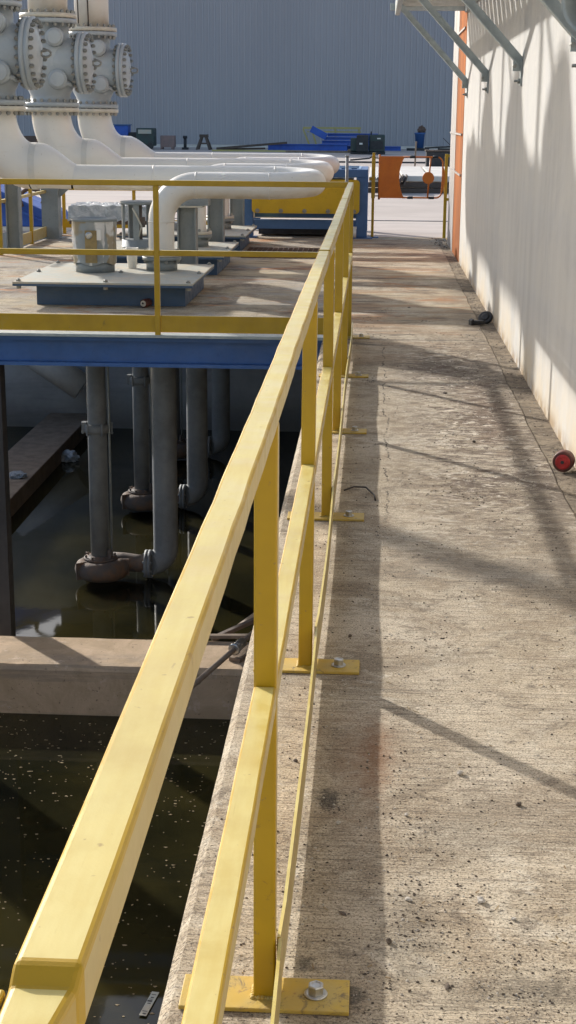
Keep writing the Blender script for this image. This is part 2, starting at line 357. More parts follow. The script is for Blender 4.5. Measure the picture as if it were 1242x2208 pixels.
class MB:
    def __init__(s): s.v = []; s.f = []; s.sm = []
    def add(s, vs, fs, smooth=False):
        b = len(s.v); s.v += [Vector(v) for v in vs]; s.f += [tuple(i+b for i in f) for f in fs]; s.sm += [smooth]*len(fs); return s
    def box(s, x0, x1, y0, y1, z0, z1):
        vs = [(x, y, z) for z in (z0, z1) for y in (y0, y1) for x in (x0, x1)]
        return s.add(vs, [(0, 2, 3, 1), (4, 5, 7, 6), (0, 1, 5, 4), (2, 6, 7, 3), (0, 4, 6, 2), (1, 3, 7, 5)])
    def obox(s, c, ax, ay, az):       # centre + half axes
        c, ax, ay, az = map(Vector, (c, ax, ay, az))
        vs = [c+i*ax+j*ay+k*az for k in (-1, 1) for j in (-1, 1) for i in (-1, 1)]
        return s.add(vs, [(0, 2, 3, 1), (4, 5, 7, 6), (0, 1, 5, 4), (2, 6, 7, 3), (0, 4, 6, 2), (1, 3, 7, 5)])
    def beam(s, p, q, wx, wz, up=(0, 0, 1)):
        p, q = Vector(p), Vector(q); d = (q-p); l = d.length; d.normalize(); u = Vector(up)
        r = d.cross(u).normalized(); u = r.cross(d)
        return s.obox((p+q)/2, r*wx/2, d*l/2, u*wz/2)
    def sweep(s, pts, rad, n=16, cap=True, smooth=True):
        pts = [Vector(p) for p in pts]; m = len(pts)
        if not isinstance(rad, (list, tuple)): rad = [rad]*m
        T = []
        for i in range(m):
            a = pts[max(0, i-1)]; b = pts[min(m-1, i+1)]; T.append((b-a).normalized())
        ref = Vector((0, 0, 1)) if abs(T[0].z) < .9 else Vector((1, 0, 0))
        r = T[0].cross(ref).normalized(); rings = []
        for i in range(m):
            r = (r - T[i]*r.dot(T[i])).normalized(); u = T[i].cross(r)
            rings.append([pts[i]+(r*math.cos(2*math.pi*k/n)+u*math.sin(2*math.pi*k/n))*rad[i] for k in range(n)])
        b = len(s.v)
        for g in rings: s.v += g
        for i in range(m-1):
            for k in range(n):
                s.f.append((b+i*n+k, b+i*n+(k+1) % n, b+(i+1)*n+(k+1) % n, b+(i+1)*n+k)); s.sm.append(smooth)
        if cap:
            s.f.append(tuple(b+k for k in reversed(range(n)))); s.sm.append(False)
            s.f.append(tuple(b+(m-1)*n+k for k in range(n))); s.sm.append(False)
        return s
    def cyl(s, p, q, r, n=16, r2=None, smooth=True): return s.sweep([p, q], [r, r if r2 is None else r2], n, True, smooth)
    def prof(s, c, axis, prof, n=24):     # solid of revolution: prof = [(dist along axis, radius)] ; ring duplicated for hard edges by caller
        c = Vector(c); a = Vector(axis).normalized(); ref = Vector((0, 0, 1)) if abs(a.z) < .9 else Vector((1, 0, 0))
        r = a.cross(ref).normalized(); u = a.cross(r); b = len(s.v); m = len(prof)
        for d, rr in prof:
            s.v += [c+a*d+(r*math.cos(2*math.pi*k/n)+u*math.sin(2*math.pi*k/n))*max(rr, 1e-4) for k in range(n)]
        for i in range(m-1):
            for k in range(n):
                s.f.append((b+i*n+k, b+(i+1)*n+k, b+(i+1)*n+(k+1) % n, b+i*n+(k+1) % n)); s.sm.append(True)
        s.f.append(tuple(b+k for k in range(n))); s.sm.append(False)
        s.f.append(tuple(b+(m-1)*n+k for k in reversed(range(n)))); s.sm.append(False)
        return s
    def ring_bolts(s, c, axis, rad, n, br, bl, off=0.5):
        c = Vector(c); a = Vector(axis).normalized(); ref = Vector((0, 0, 1)) if abs(a.z) < .9 else Vector((1, 0, 0))
        r = a.cross(ref).normalized(); u = a.cross(r)
        for k in range(n):
            t = 2*math.pi*(k+off)/n; p = c+(r*math.cos(t)+u*math.sin(t))*rad
            s.sweep([p-a*bl/2, p+a*bl/2], br*.62, 6, True, False)
            for sg in (-1, 1):
                s.sweep([p+a*sg*(bl/2-br*1.5), p+a*sg*(bl/2-br*.4)], br, 6, True, False)
        return s
    def build(s, name, mat, parent=None, origin=None, bevel=0, seg=2):
        o0 = rootloc(parent) if parent else Vector(origin or (0, 0, 0))
        me = bpy.data.meshes.new(name)
        me.from_pydata([tuple(v-o0) for v in s.v], [], s.f); me.update()
        me.polygons.foreach_set('use_smooth', s.sm)
        bm = bmesh.new(); bm.from_mesh(me); bmesh.ops.recalc_face_normals(bm, faces=bm.faces); bm.to_mesh(me); bm.free()
        me.materials.append(mat)
        o = bpy.data.objects.new(name, me); col.objects.link(o)
        if parent: o.parent = parent
        else: o.location = o0
        if bevel:
            md = o.modifiers.new('bevel', 'BEVEL'); md.width = bevel; md.segments = seg; md.limit_method = 'ANGLE'; md.angle_limit = R(40)
        return o
def copy_tree(o, loc, label=None):
    def rec(a, par):
        c = a.copy(); col.objects.link(c); c.parent = par
        for ch in list(a.children): rec(ch, c)
        return c
    c = rec(o, None); c.location = loc
    if label: c['label'] = label
    return c
def arc(c, a, b, R_, n=8, end=True):     # points from c+a*R to c+b*R, a,b unit orthogonal
    c, a, b = Vector(c), Vector(a), Vector(b)
    return [c+(a*math.cos(t)+b*math.sin(t))*R_ for t in [math.pi/2*i/n for i in range(n+1)]]

# ------------------------------------------------------------------ setting: ground, pit, water
XW = .917
def grid_sheet(x0, x1, y0, y1, z, nx, ny, jx=0):
    m = MB(); vs = []; fs = []
    for j in range(ny+1):
        for i in range(nx+1): vs.append((x0+(x1-x0)*i/nx, y0+(y1-y0)*j/ny, z))
    for j in range(ny):
        for i in range(nx): a = j*(nx+1)+i; fs.append((a, a+1, a+nx+2, a+nx+1))
    return vs, fs
# walkway slab with a chamfered pit edge and a ragged joint beside the wall
m = MB(); ys = [-4+i*.06 for i in range(int(23.6/.06)+1)]; n_ = len(ys); vs = []; 
r1 = random.Random(3)
jog = 0
for y in ys:
    jog = jog*.85+r1.uniform(-.0035, .0035); ed = r1.uniform(-.0015, .0015)
    xr = .806+jog
    vs += [(-.345, y, -2.9), (-.345, y, -.02+ed), (-.325+ed, y, ed*.4), (-.315, y, 0), (.2, y, 0), (xr-.004, y, 0), (xr, y, -.002), (xr, y, -.05)]
fs = []
for j in range(n_-1):
    for k in range(7): a = j*8+k; fs.append((a, a+1, a+9, a+8))
m.add(vs, fs); m.build('walkway', MWALK)
bpy.data.objects['walkway']['kind'] = 'structure'
m = MB(); vs = []; fs = []; jog = 0; r1 = random.Random(3)
for y in ys:
    jog = jog*.85+r1.uniform(-.0035, .0035); r1.uniform(0, 1)
    e = rnd.uniform(0, .004)
    vs += [(.8095+jog, y, -.05), (.8095+jog+e*.8, y, -.0035), (.86, y, -.004+rnd.uniform(-.003, .003)), (XW+.01, y, -.002+rnd.uniform(-.003, .004))]
for j in range(n_-1):
    for k in range(3): a = j*4+k; fs.append((a, a+1, a+5, a+4))
m.add(vs, fs); tag(m.build('gutter', MGUT), kind='structure')
tag(MB().box(.79, .83, -4, 19.6, -.09, -.006).build('joint_bed', MGUT), kind='structure')
# yard: one sheet with the pit cut out
m = MB()
m.add([(-300, 19.6, 0), (300, 19.6, 0), (300, 700, 0), (-300, 700, 0)], [(0, 1, 2, 3)])
m.add([(-300, -60, 0), (-7, -60, 0), (-7, 19.6, 0), (-300, 19.6, 0)], [(0, 1, 2, 3)])
m.add([(-7, -60, 0), (-.33, -60, 0), (-.33, .9, 0), (-7, .9, 0)], [(0, 1, 2, 3)])
tag(m.build('ground', MYARD), kind='structure')
tag(MB().box(-.3, 300, 19.602, 19.66, -.3, .004).box(-.33, .9, 22.6, 22.68, -.02, .006).build('drain_channel', MBLACK), kind='structure') if False else None
tag(MB().box(-8, 6, 22.68, 22.76, -.02, .007).build('drain_channel', MBLACK), kind='structure')
# pit
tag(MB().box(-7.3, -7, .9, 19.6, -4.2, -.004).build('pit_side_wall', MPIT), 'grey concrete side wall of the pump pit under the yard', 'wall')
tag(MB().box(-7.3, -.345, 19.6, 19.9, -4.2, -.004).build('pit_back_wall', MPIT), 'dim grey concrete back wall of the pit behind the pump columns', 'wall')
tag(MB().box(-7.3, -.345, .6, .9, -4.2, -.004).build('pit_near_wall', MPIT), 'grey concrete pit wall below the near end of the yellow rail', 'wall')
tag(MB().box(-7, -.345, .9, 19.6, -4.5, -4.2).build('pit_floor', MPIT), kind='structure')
vs, fs = grid_sheet(-7, -.345, .9, 19.6, -2.6, 4, 8)
tag(MB().add(vs, fs).build('water', MWATER), kind='structure')
# floating scum flecks
m = MB()
def fleck(m, x, y, z, s, th=.003, r=rnd):
    k = r.choice((3, 4, 5)); a0 = r.uniform(0, 6.28); el = r.uniform(1, 2.4)
    pts = [(x+math.cos(a0+2*math.pi*i/k)*s*el*r.uniform(.6, 1), y+math.sin(a0+2*math.pi*i/k)*s*r.uniform(.6, 1.1)) for i in range(k)]
    m.add([(*p, z) for p in pts]+[(*p, z+th) for p in pts], [tuple(range(k, 2*k))]+[(i, (i+1) % k, k+(i+1) % k, k+i) for i in range(k)])
for i in range(1150):
    y = 5+4.6*rnd.random()**.8; x = rnd.uniform(-2.9, -.5)
    if rnd.random() < .55: y += .12*math.sin(x*5); x += .3*math.sin(y*3.1+1)
    fleck(m, x, y, -2.6, rnd.choice((.002, .003, .0035, .0045, .006))*1.15)
tag(m.build('floating_scum', MLEAF), 'pale flecks of scum floating on the murky water', 'scum', kind='stuff')
# baffle wall
m = MB(); vs = []; nx = 60
for i in range(nx+1):
    x = -7+6.655*i/nx; e = rnd.uniform(-.006, .006)
    vs += [(x, 9.69, -4.2), (x, 9.69, -2.27), (x, 9.715+e, -2.232+e*.5), (x, 10.27+e, -2.232), (x, 10.3, -2.26), (x, 10.3, -4.2)]
fs = [(i*6+k, i*6+k+1, i*6+k+7, i*6+k+6) for i in range(nx) for k in range(5)]
m.add(vs, fs); tag(m.build('baffle_wall', MBAFF), 'low brown stained concrete wall crossing the water below the blue beam', 'wall')
# ledge along the pit side, with litter
tag(MB().box(-4.33, -3.75, 14.2, 19.6, -2.62, -2.4).build('ledge_beam', MWOOD, bevel=.01), 'flat brown ledge beam at the water line by the dark column', 'ledge')
m = MB().box(-4.22, -4.08, 16.0, 16.12, -2.4, -2.3); tag(m.build('litter_block', MPLATE, origin=(-4.15, 16.06, -2.4), bevel=.006), 'small pale block lying on the brown ledge next to the dark column', 'block')
def crumple(name, c, s, mat, label, cat, seed, flat=.45, n=3):
    r = random.Random(seed); bm = bmesh.new(); bmesh.ops.create_icosphere(bm, subdivisions=n, radius=1)
    for v in bm.verts:
        k = r.uniform(.65, 1.15); v.co = Vector((v.co.x*s[0]*k, v.co.y*s[1]*k, max(v.co.z, -.5)*s[2]*k))
    zmin = min(v.co.z for v in bm.verts)
    for v in bm.verts: v.co.z -= zmin
    me = bpy.data.meshes.new(name); bm.to_mesh(me); bm.free(); me.materials.append(mat)
    o = bpy.data.objects.new(name, me); col.objects.link(o); o.location = c
    return tag(o, label, cat)
crumple('plastic_scrap', (-3.9, 15.9, -2.4), (.11, .10, .04), MWRAP, 'crumpled clear plastic scrap on the edge of the brown ledge', 'litter', 5)
crumple('bottle_litter', (-3.68, 17.6, -2.6), (.14, .12, .09), MWRAP, 'heap of clear bottles floating in the water beside the brown ledge', 'litter', 6)

# ------------------------------------------------------------------ right wall building and its steel corner
wl = empty('concrete_wall', (1.1, 6, 0), 'tall whitewashed concrete wall along the right of the walkway', 'wall')
MB().box(XW, 1.3, -6, 16.2, -.3, 7.5).build('wall_panel', MWALL, wl)
MB().box(XW-.004, 1.3, 16.2, 17.6, -.3, 7.5).build('rusted_corner_plate', MRUST, wl)['label'] = 'orange rusted steel plate at the wall end'
mm = MB().box(XW-.008, 1.3, 17.6, 18.75, -.3, 7.5)
for zz in (.9, 1.32, 2.4): mm.box(XW-.02, XW-.008, 16.3, 18.7, zz, zz+.02)
mm.build('corner_strip', MSTRIP, wl)['label'] = 'streaked grey metal strip at the far corner'
# grating platform on diagonal struts, high on the wall
aw = empty('wall_grating_platform', (XW, 8, 2.6), 'galvanised grating platform with diagonal struts high on the white wall', 'platform')
XO = .17
m = MB(); r_ = random.Random(1)
y = -2.0
while y < 16.15:
    m.box(XO+.05, XW-.03, y, y+.25, 2.625, 2.637).box(XO+.05, XW-.03, y+.238, y+.25, 2.60, 2.625); y += .37
m.build('grating', MSLAT, aw)
MB().box(XO, XO+.05, -2, 16.22, 2.52, 2.66).build('outer_channel', MGALV, aw, bevel=.004)
MB().box(XO-.05, XW-.004, 16.22, 16.27, 2.57, 2.64).build('end_channel', MGALV, aw, bevel=.004)
MB().box(XW-.03, XW-.004, -2, 16.2, 2.55, 2.66).build('wall_channel', MGALV, aw)
for ys_ in (15.7, 12.83, 9.9, 7.0, 4.1):
    s_ = MB(); p = Vector((XW-.03, ys_, 1.83)); q = Vector((XO+.03, ys_, 2.56)); d = (q-p).normalized(); u = Vector((0, 1, 0)).cross(d)
    s_.obox((p+q)/2, d*(q-p).length/2, Vector((0, .032, 0)), u*.003).obox((p+q)/2+Vector((0, .03, 0))+u*.028, d*(q-p).length/2, Vector((0, .003, 0)), u*.028)
    st = s_.build('strut', MGALV, aw)
    b = MB().box(XW-.012, XW-.002, ys_-.035, ys_+.035, 1.70, 1.86).box(XW-.06, XW-.002, ys_-.006, ys_+.006, 1.79, 1.86)
    b.build('foot_bracket', MGALV, st)
    b = MB().cyl((XW-.05, ys_, 1.73), (XW, ys_, 1.73), .009, 6).cyl((XW-.028, ys_, 1.73), (XW-.012, ys_, 1.73), .018, 6)
    b.build('anchor_bolt', MBOLT, st)
    MB().cyl((XW-.05, ys_-.03, 1.82), (XW-.05, ys_+.03, 1.82), .012, 6).build('pivot_bolt', MBOLT, st)
# round duct hood at the upper right edge
hd = empty('duct_hood', (.80, 5.6, 1.9), 'round metal duct hood on the wall at the top right edge of the photo', 'duct')
hc = Vector((.775, 5.55, 1.905)); ha = Vector((-.75, -1, -.12))
MB().prof(hc, ha, [(-.16, .085), (-.14, .11), (0, .118), (.05, .124), (.06, .121), (.05, .108), (-.02, .10), (-.08, .06), (-.085, .0)], 32).build('hood_ring', MGALV, hd)
MB().prof(hc, ha, [(-.078, .001), (-.06, .07), (-.015, .096)], 32).build('hood_lining', MBROWN, hd)
MB().cyl(hc-ha.normalized()*.1, (XW-.002, 5.7, 1.93), .04, 16).build('wall_mount', MGALV, hd)

# ------------------------------------------------------------------ main yellow guard rail
XP = -.163; HW = .019; RT = 1.07
posts = [2.3098+1.6261*i for i in range(6)]
gr = empty('guard_rail', (XP, posts[0], 0), 'long dusty yellow guard rail running along the walkway edge above the pit', 'guard rail')
def tube_bar(m, pts, hw, hz, wob=0, r=rnd):   # square tube following pts (centre), slight hand-painted wobble
    vs = []; fs = []
    for p in pts:
        p = Vector(p); e = [r.uniform(-wob, wob) for _ in range(2)]
        vs += [(p.x-hw+e[0], p.y, p.z-hz), (p.x+hw+e[0], p.y, p.z-hz), (p.x+hw+e[0], p.y, p.z+hz+e[1]), (p.x-hw+e[0], p.y, p.z+hz+e[1])]
    n = len(pts)
    for i in range(n-1):
        for k in range(4): a = i*4+k; b = i*4+(k+1) % 4; fs.append((a, b, b+4, a+4))
    fs.append((0, 1, 2, 3)); fs.append(tuple((n-1)*4+k for k in (3, 2, 1, 0)))
    m.add(vs, fs)
Yend = .684
n = 90; pts = []
for i in range(n+1):
    y = Yend+(posts[5]+HW-Yend)*i/n
    pts.append((XP+.0012*math.sin(y*1.1), y, RT-HW+.0015*math.sin(y*.9+1)))
m = MB(); tube_bar(m, pts, HW, HW, .0007)
for q in range(4):
    pass
# welded end: the last section slopes down to the level of the tube that turns left
m.f = [f for f in m.f if f != (0, 1, 2, 3)]; m.sm = m.sm[:len(m.f)]
b0 = len(m.v); base = m.v[0:4]
secs = [(Yend-.008, XP-HW, XP+HW-.001, 1.028, 1.0625), (Yend-.010, XP-HW, XP+HW-.002, 1.024, 1.0617), (Yend-.048, XP-HW, XP+HW-.007, 1.024, 1.0613)]
for y, x0, x1, z0, z1 in secs: m.v += [Vector((x0, y, z0)), Vector((x1, y, z0)), Vector((x1, y, z1)), Vector((x0, y, z1))]
prev = 0
for k in range(3):
    cur = b0+k*4
    for q in range(4): m.f.append((prev+q, cur+q, cur+(q+1) % 4, prev+(q+1) % 4)); m.sm.append(False)
    prev = cur
m.f.append((prev, prev+1, prev+2, prev+3)); m.sm.append(False)
m.build('top_rail', MY, gr, bevel=.0042, seg=3)
for yy in (8.3, 5.02):
    MB().box(XP-HW-.0006, XP+HW+.0006, yy, yy+.006, RT-2*HW-.0006, RT+.0022).build('weld_seam', MY, gr)
# near end: weld slope and the tube that turns left over the pit, a little lower
m = MB().box(-3.2, XP-HW-.0006, Yend-.048, Yend-.010, 1.024, 1.0615)
m.build('return_rail', MY, gr, bevel=.0018, seg=2)
# mid rail in bays
for i in range(-1, 5):
    a = posts[0]+1.6261*i; b = a+1.6261
    m = MB(); k = 14; sag = rnd.uniform(-.002, .003)
    tube_bar(m, [(XP+.002*rnd.uniform(-1, 1)*0, a+HW+(b-a-2*HW)*t/k, .5916-HW-sag*math.sin(math.pi*t/k)) for t in range(k+1)], HW, HW, .0004)
    m.build('mid_rail', MY, gr, bevel=.004, seg=3)
    # toe plate, thin, slightly bowed between posts
    m = MB(); vs = []; bow = rnd.uniform(-.005, .006)
    for t in range(k+1):
        y = a-.0+(b-a)*t/k; x = XP+HW+.002+bow*math.sin(math.pi*t/k)+(.003 if t else 0); zt = .118+.004*math.sin(t*.5+i)
        vs += [(x, y, .015), (x+.006, y, .015), (x+.006, y, zt), (x, y, zt)]
    fs = [(t*4+q, t*4+(q+1) % 4, t*4+4+(q+1) % 4, t*4+4+q) for t in range(k) for q in range(4)]+[(0, 3, 2, 1), (k*4, k*4+1, k*4+2, k*4+3)]
    m.add(vs, fs); m.build('toe_plate', MY, gr)
lean = [(0, 0), (-.004, 0), (.003, 0), (0, 0), (.002, 0), (0, 0)]
def post_part(parent, x, y, dx=0, left=.0, plate=True, z0=.006, top=RT-2*HW-.001, w=HW, right=.149):
    m = MB(); k = 10; vs = []
    for t in range(k+1):
        z = z0+(top-z0)*t/k; xx = x+dx*(1-t/k)
        vs += [(xx-w, y-w, z), (xx+w, y-w, z), (xx+w, y+w, z), (xx-w, y+w, z)]
    fs = [(t*4+q, t*4+(q+1) % 4, t*4+4+(q+1) % 4, t*4+4+q) for t in range(k) for q in range(4)]+[(3, 2, 1, 0), (k*4, k*4+1, k*4+2, k*4+3)]
    m.add(vs, fs); p = m.build('post', MY, parent, bevel=.004, seg=3)
    if plate:
        bp = MB().box(x-.147, x+right, y-.052, y+.048, .001, .009); bp.build('base_plate', MYPLATE, p, bevel=.0015)
        wd = MB(); r = random.Random(int(y*100))
        for k_ in range(28):     # weld bead round the foot
            t = k_/28*4; sd, u = int(t), (t % 1)*2-1; px, py = [(u, -1), (1, u), (-u, 1), (-1, -u)][sd]
            s = r.uniform(.003, .0055); wd.prof((x+dx+px*w*1.05, y+py*w*1.05, .008), (0, 0, 1), [(0, s*1.3), (s*.7, s), (s*1.2, s*.3)], 6)
        wd.build('weld_bead', MYPLATE, p)
        for bx in (x+.09, x-.11):
            w_ = MB().prof((bx, y-.002, .009), (0, 0, 1), [(0, .0205), (.002, .021), (.0035, .020), (.0035, .0135)], 24)
            w_.build('washer', MSTEEL, p)
            b = MB().prof((bx, y-.002, .0125), (0, 0, 1), [(0, .0150), (.0145, .0150), (.017, .013), (.0172, .0095), (.0155, .009)], 6)
            for q in range(len(b.sm)): b.sm[q] = False
            b.build('anchor_bolt', MSTEEL, p, bevel=.0006)
    return p
n_ = NT('base_plate_paint')
c_ = n_.mix(n_.ramp(n_.noise(14, 5), .35, .7), (.56, .37, .05), (.50, .36, .10))
c_ = n_.mix(n_.ramp(n_.noise(22, 6, .75, None, .8), .55, .66, 0, .8), c_, (.13, .10, .06))
c_ = n_.mix(n_.ramp(n_.noise(60, 4, .7), .6, .7, 0, .6), c_, (.32, .16, .05))
MYPLATE = n_.out(c_, .6, 0, n_.bump(n_.noise(90, 4), .4, .002))
for i, y in enumerate(posts):
    post_part(gr, XP, y, lean[i][0])
post_part(gr, XP, Yend-.030, 0, top=1.022)

# ------------------------------------------------------------------ deck over the pit, blue edge beam
dk = empty('deck', (-2.2, 10.55, 0), 'dusty rust-stained deck over the pit carrying the pumps', 'deck')
MB().box(-4.12, -.347, 10.50, 19.6, -.02, -.002).build('deck_plate', MDECK, dk)
m = MB().box(-4.12, -.347, 10.47, 10.62, -.055, -.022).box(-4.12, -.347, 10.535, 10.547, -.215, -.055).box(-4.12, -.347, 10.47, 10.62, -.240, -.215)
m.build('edge_beam', MBLUE, dk)
m = MB()
for y in (12.0, 14.2, 16.7, 18.9): m.box(-4.12, -.347, y, y+.012, -.22, -.02).box(-4.12, -.347, y-.05, y+.06, -.235, -.22)
m.build('cross_beam', MBLUE, dk)
m = MB().box(-2.86, -2.69, 10.56, 10.70, -4.2, -.241)
tag(m.build('pit_column', MDKSTEEL, origin=(-2.8, 10.6, -4.2)), 'dark steel column standing in the water under the blue beam', 'column')

# cross guard rail on the deck edge
fr = empty('guard_rail', (-1.51, 10.46, 0), 'yellow guard rail along the deck edge above the blue beam', 'guard rail')
YF = 10.444
m = MB().box(-4.12, XP-HW-.001, YF-HW, YF+HW, RT-2*HW, RT); m.build('top_rail', MY, fr, bevel=.004)
xs = [-1.513, -2.86, -4.1]; lim = [XP-HW]+[x for x in xs]
for i in range(3):
    x1 = (XP if i == 0 else xs[i-1])-HW; x0 = xs[i]+HW
    MB().box(x0, x1, YF-HW, YF+HW, .5916-2*HW, .5916).build('mid_rail', MY, fr, bevel=.004)
    MB().box(x0, x1, YF-.004, YF+.004, .018, .135).build('toe_plate', MY, fr)
for x in xs: post_part(fr, x, YF, plate=False, z0=-.008)
MB().box(-4.12, XP-HW-.001, YF-.03, 10.56, -.020, -.001).build('support_angle', MGALV, fr)

# left and back rails of the deck
lr = empty('guard_rail', (-4.1, 17.2, 0), 'short yellow guard rail on the left edge of the deck behind the grey posts', 'guard rail')
m = MB().box(-4.12, -4.08, 14.6, 19.4, 1.03, 1.07).build('top_rail', MY, lr)
MB().box(-4.115, -4.085, 14.6, 19.4, .56, .595).build('mid_rail', MY, lr)
MB().box(-4.105, -4.095, 17.1, 19.4, .02, .15).build('toe_plate', MY, lr)
for y in (16.38, 17.9, 19.4): MB().box(-4.12, -4.08, y-.02, y+.02, 0, 1.03).build('post', MY, lr)
br = empty('guard_rail', (-3, 19.5, 0), 'yellow guard rail across the back of the deck beyond the pumps', 'guard rail')
MB().box(-4.06, -1.72, 19.50, 19.53, .56, .59).build('mid_rail', MY, br)
MB().box(-4.06, -1.72, 19.50, 19.512, .08, .19).build('toe_plate', MY, br)
for x in (-3.12, -1.74, -4.04): MB().box(x-.02, x+.02, 19.531, 19.57, 0, .60).build('post', MY, br)

# ------------------------------------------------------------------ pumps
def make_pump(dy, first=True):
    P = empty('vertical_pump', (-2.15, 12.8+dy, 0))
    Y0 = 12.8+dy
    MB().box(-2.74, -1.52, 12.06+dy, 13.4+dy, 0, .165).build('pedestal', MPED, P)
    pl = MB().box(-2.90, -1.44, 11.9+dy, 13.55+dy, .184, .2).build('mounting_plate', MPLATE, P, bevel=.002)
    MB().box(-2.90, -1.44, 11.9+dy, 13.55+dy, .1655, .183).build('flange_frame', MPED, P)
    for x in (-2.86, -2.15, -1.48):
        for y in (11.95, 12.7, 13.5):
            b = MB(); b.cyl((x, y+dy, .15), (x, y+dy, .222), .011, 8).cyl((x, y+dy, .2), (x, y+dy, .214), .02, 6, smooth=False).cyl((x, y+dy, .14), (x, y+dy, .163), .02, 6, smooth=False)
            b.build('plate_bolt', MBOLT, pl)
    # riser flange
    rf = MB().cyl((-1.84, 13.0+dy, .2), (-1.84, 13.0+dy, .29), .135, 28).prof((-1.84, 13.0+dy, .29), (0, 0, 1), [(0, .17), (.03, .17), (.03, .12)], 28)
    rf.build('riser_socket', MGREY, P)
    # below the deck
    c = MB().cyl((-2.41, Y0, -2.36), (-2.41, Y0, .0), .085, 22); cp = c.build('column_pipe', MGREYD, P)
    k = MB().prof((-2.41, Y0, -1.215), (0, 0, 1), [(0, .11), (.025, .118), (.055, .118), (.08, .11)], 24).box(-2.54, -2.50, Y0-.05, Y0+.02, -1.21, -1.12)
    k.ring_bolts((-2.41, Y0, -1.175), (0, 0, 1), .13, 6, .013, .11)
    k.build('coupling_clamp', MGREYD, cp)
    MB().cyl((-2.298, Y0-.03, -2.36), (-2.298, Y0-.03, 0), .011, 8).build('lubrication_tube', MGALV, P)
    v = MB(); N = 36; rings = []
    vs = []; M_ = 14
    for i in range(N+1):
        t = 2*math.pi*i/N; rr = .060+.032*i/N       # casing grows round the spiral
        for q in range(M_):
            a = 2*math.pi*q/M_; rad = .155+rr*.9*math.cos(a)+.02*i/N; z = -2.47+math.sin(a)*rr*1.05
            vs.append((-2.41+rad*math.cos(-t), Y0-rad*math.sin(-t), z))
    fs = [(i*M_+q, i*M_+(q+1) % M_, (i+1)*M_+(q+1) % M_, (i+1)*M_+q) for i in range(N) for q in range(M_)]
    v.add(vs, fs, True)
    v.prof((-2.41, Y0, -2.55), (0, 0, 1), [(0, .15), (.12, .16), (.16, .13), (.17, .13)], 28)
    v.sweep([(-2.36, Y0+.16, -2.46), (-2.22, Y0+.16, -2.46), (-2.10, Y0+.13, -2.46), (-2.02, Y0+.12, -2.46)], [.09, .088, .082, .08], 18)
    for t in (0, 2.3, 3.9): v.obox((-2.41+.2*math.cos(t), Y0+.2*math.sin(t), -2.46), Vector((math.cos(t), math.sin(t), 0))*.06, Vector((-math.sin(t), math.cos(t), 0))*.008, (0, 0, .078))
    vol = v.build('volute_casing', MIRON, P)
    k = MB().prof((-2.41, Y0, -2.385), (0, 0, 1), [(0, .15), (.02, .15), (.02, .11), (.04, .105)], 28).ring_bolts((-2.41, Y0, -2.365), (0, 0, 1), .132, 8, .012, .05)
    k.box(-2.33, -2.30, Y0-.08, Y0-.05, -2.36, -2.28)
    k.build('casing_cover', MIRON, vol)
    e = MB().prof((-2.02, Y0+.12, -2.46), (1, 0, 0), [(0, .13), (.028, .13), (.028, .125), (.032, .125), (.032, .13), (.06, .13), (.06, .1)], 28)
    e.ring_bolts((-1.99, Y0+.12, -2.46), (1, 0, 0), .112, 8, .011, .09)
    e.build('outlet_flange', MGREYD, P)
    Rr = .13
    pts = [(-1.99, Y0+.13, -2.46)]+[Vector((-1.84-Rr, Y0+.15, -2.46+Rr))+Vector((Rr*math.sin(t), .04*math.sin(t), -Rr*math.cos(t))) for t in [math.pi/2*i/9 for i in range(10)]]+[(-1.84, 13.0+dy, -1.2), (-1.84, 13.0+dy, 0)]
    MB().sweep(pts, .112, 24).build('riser_pipe', MGREYD, P)
    return P
labs = ['first pump with tape-wrapped stand on the plate nearest the blue beam', 'second pump behind the nearest one, its open grey stand beside the wrapped box', 'farthest of the three pumps, by the blue machine']
P1 = make_pump(0); tag(P1, labs[0], 'pump', 'vertical pumps set through the deck')
P2 = copy_tree(P1, (-2.15, 15.3, 0), labs[1]); P3 = copy_tree(P1, (-2.15, 17.8, 0), labs[2])
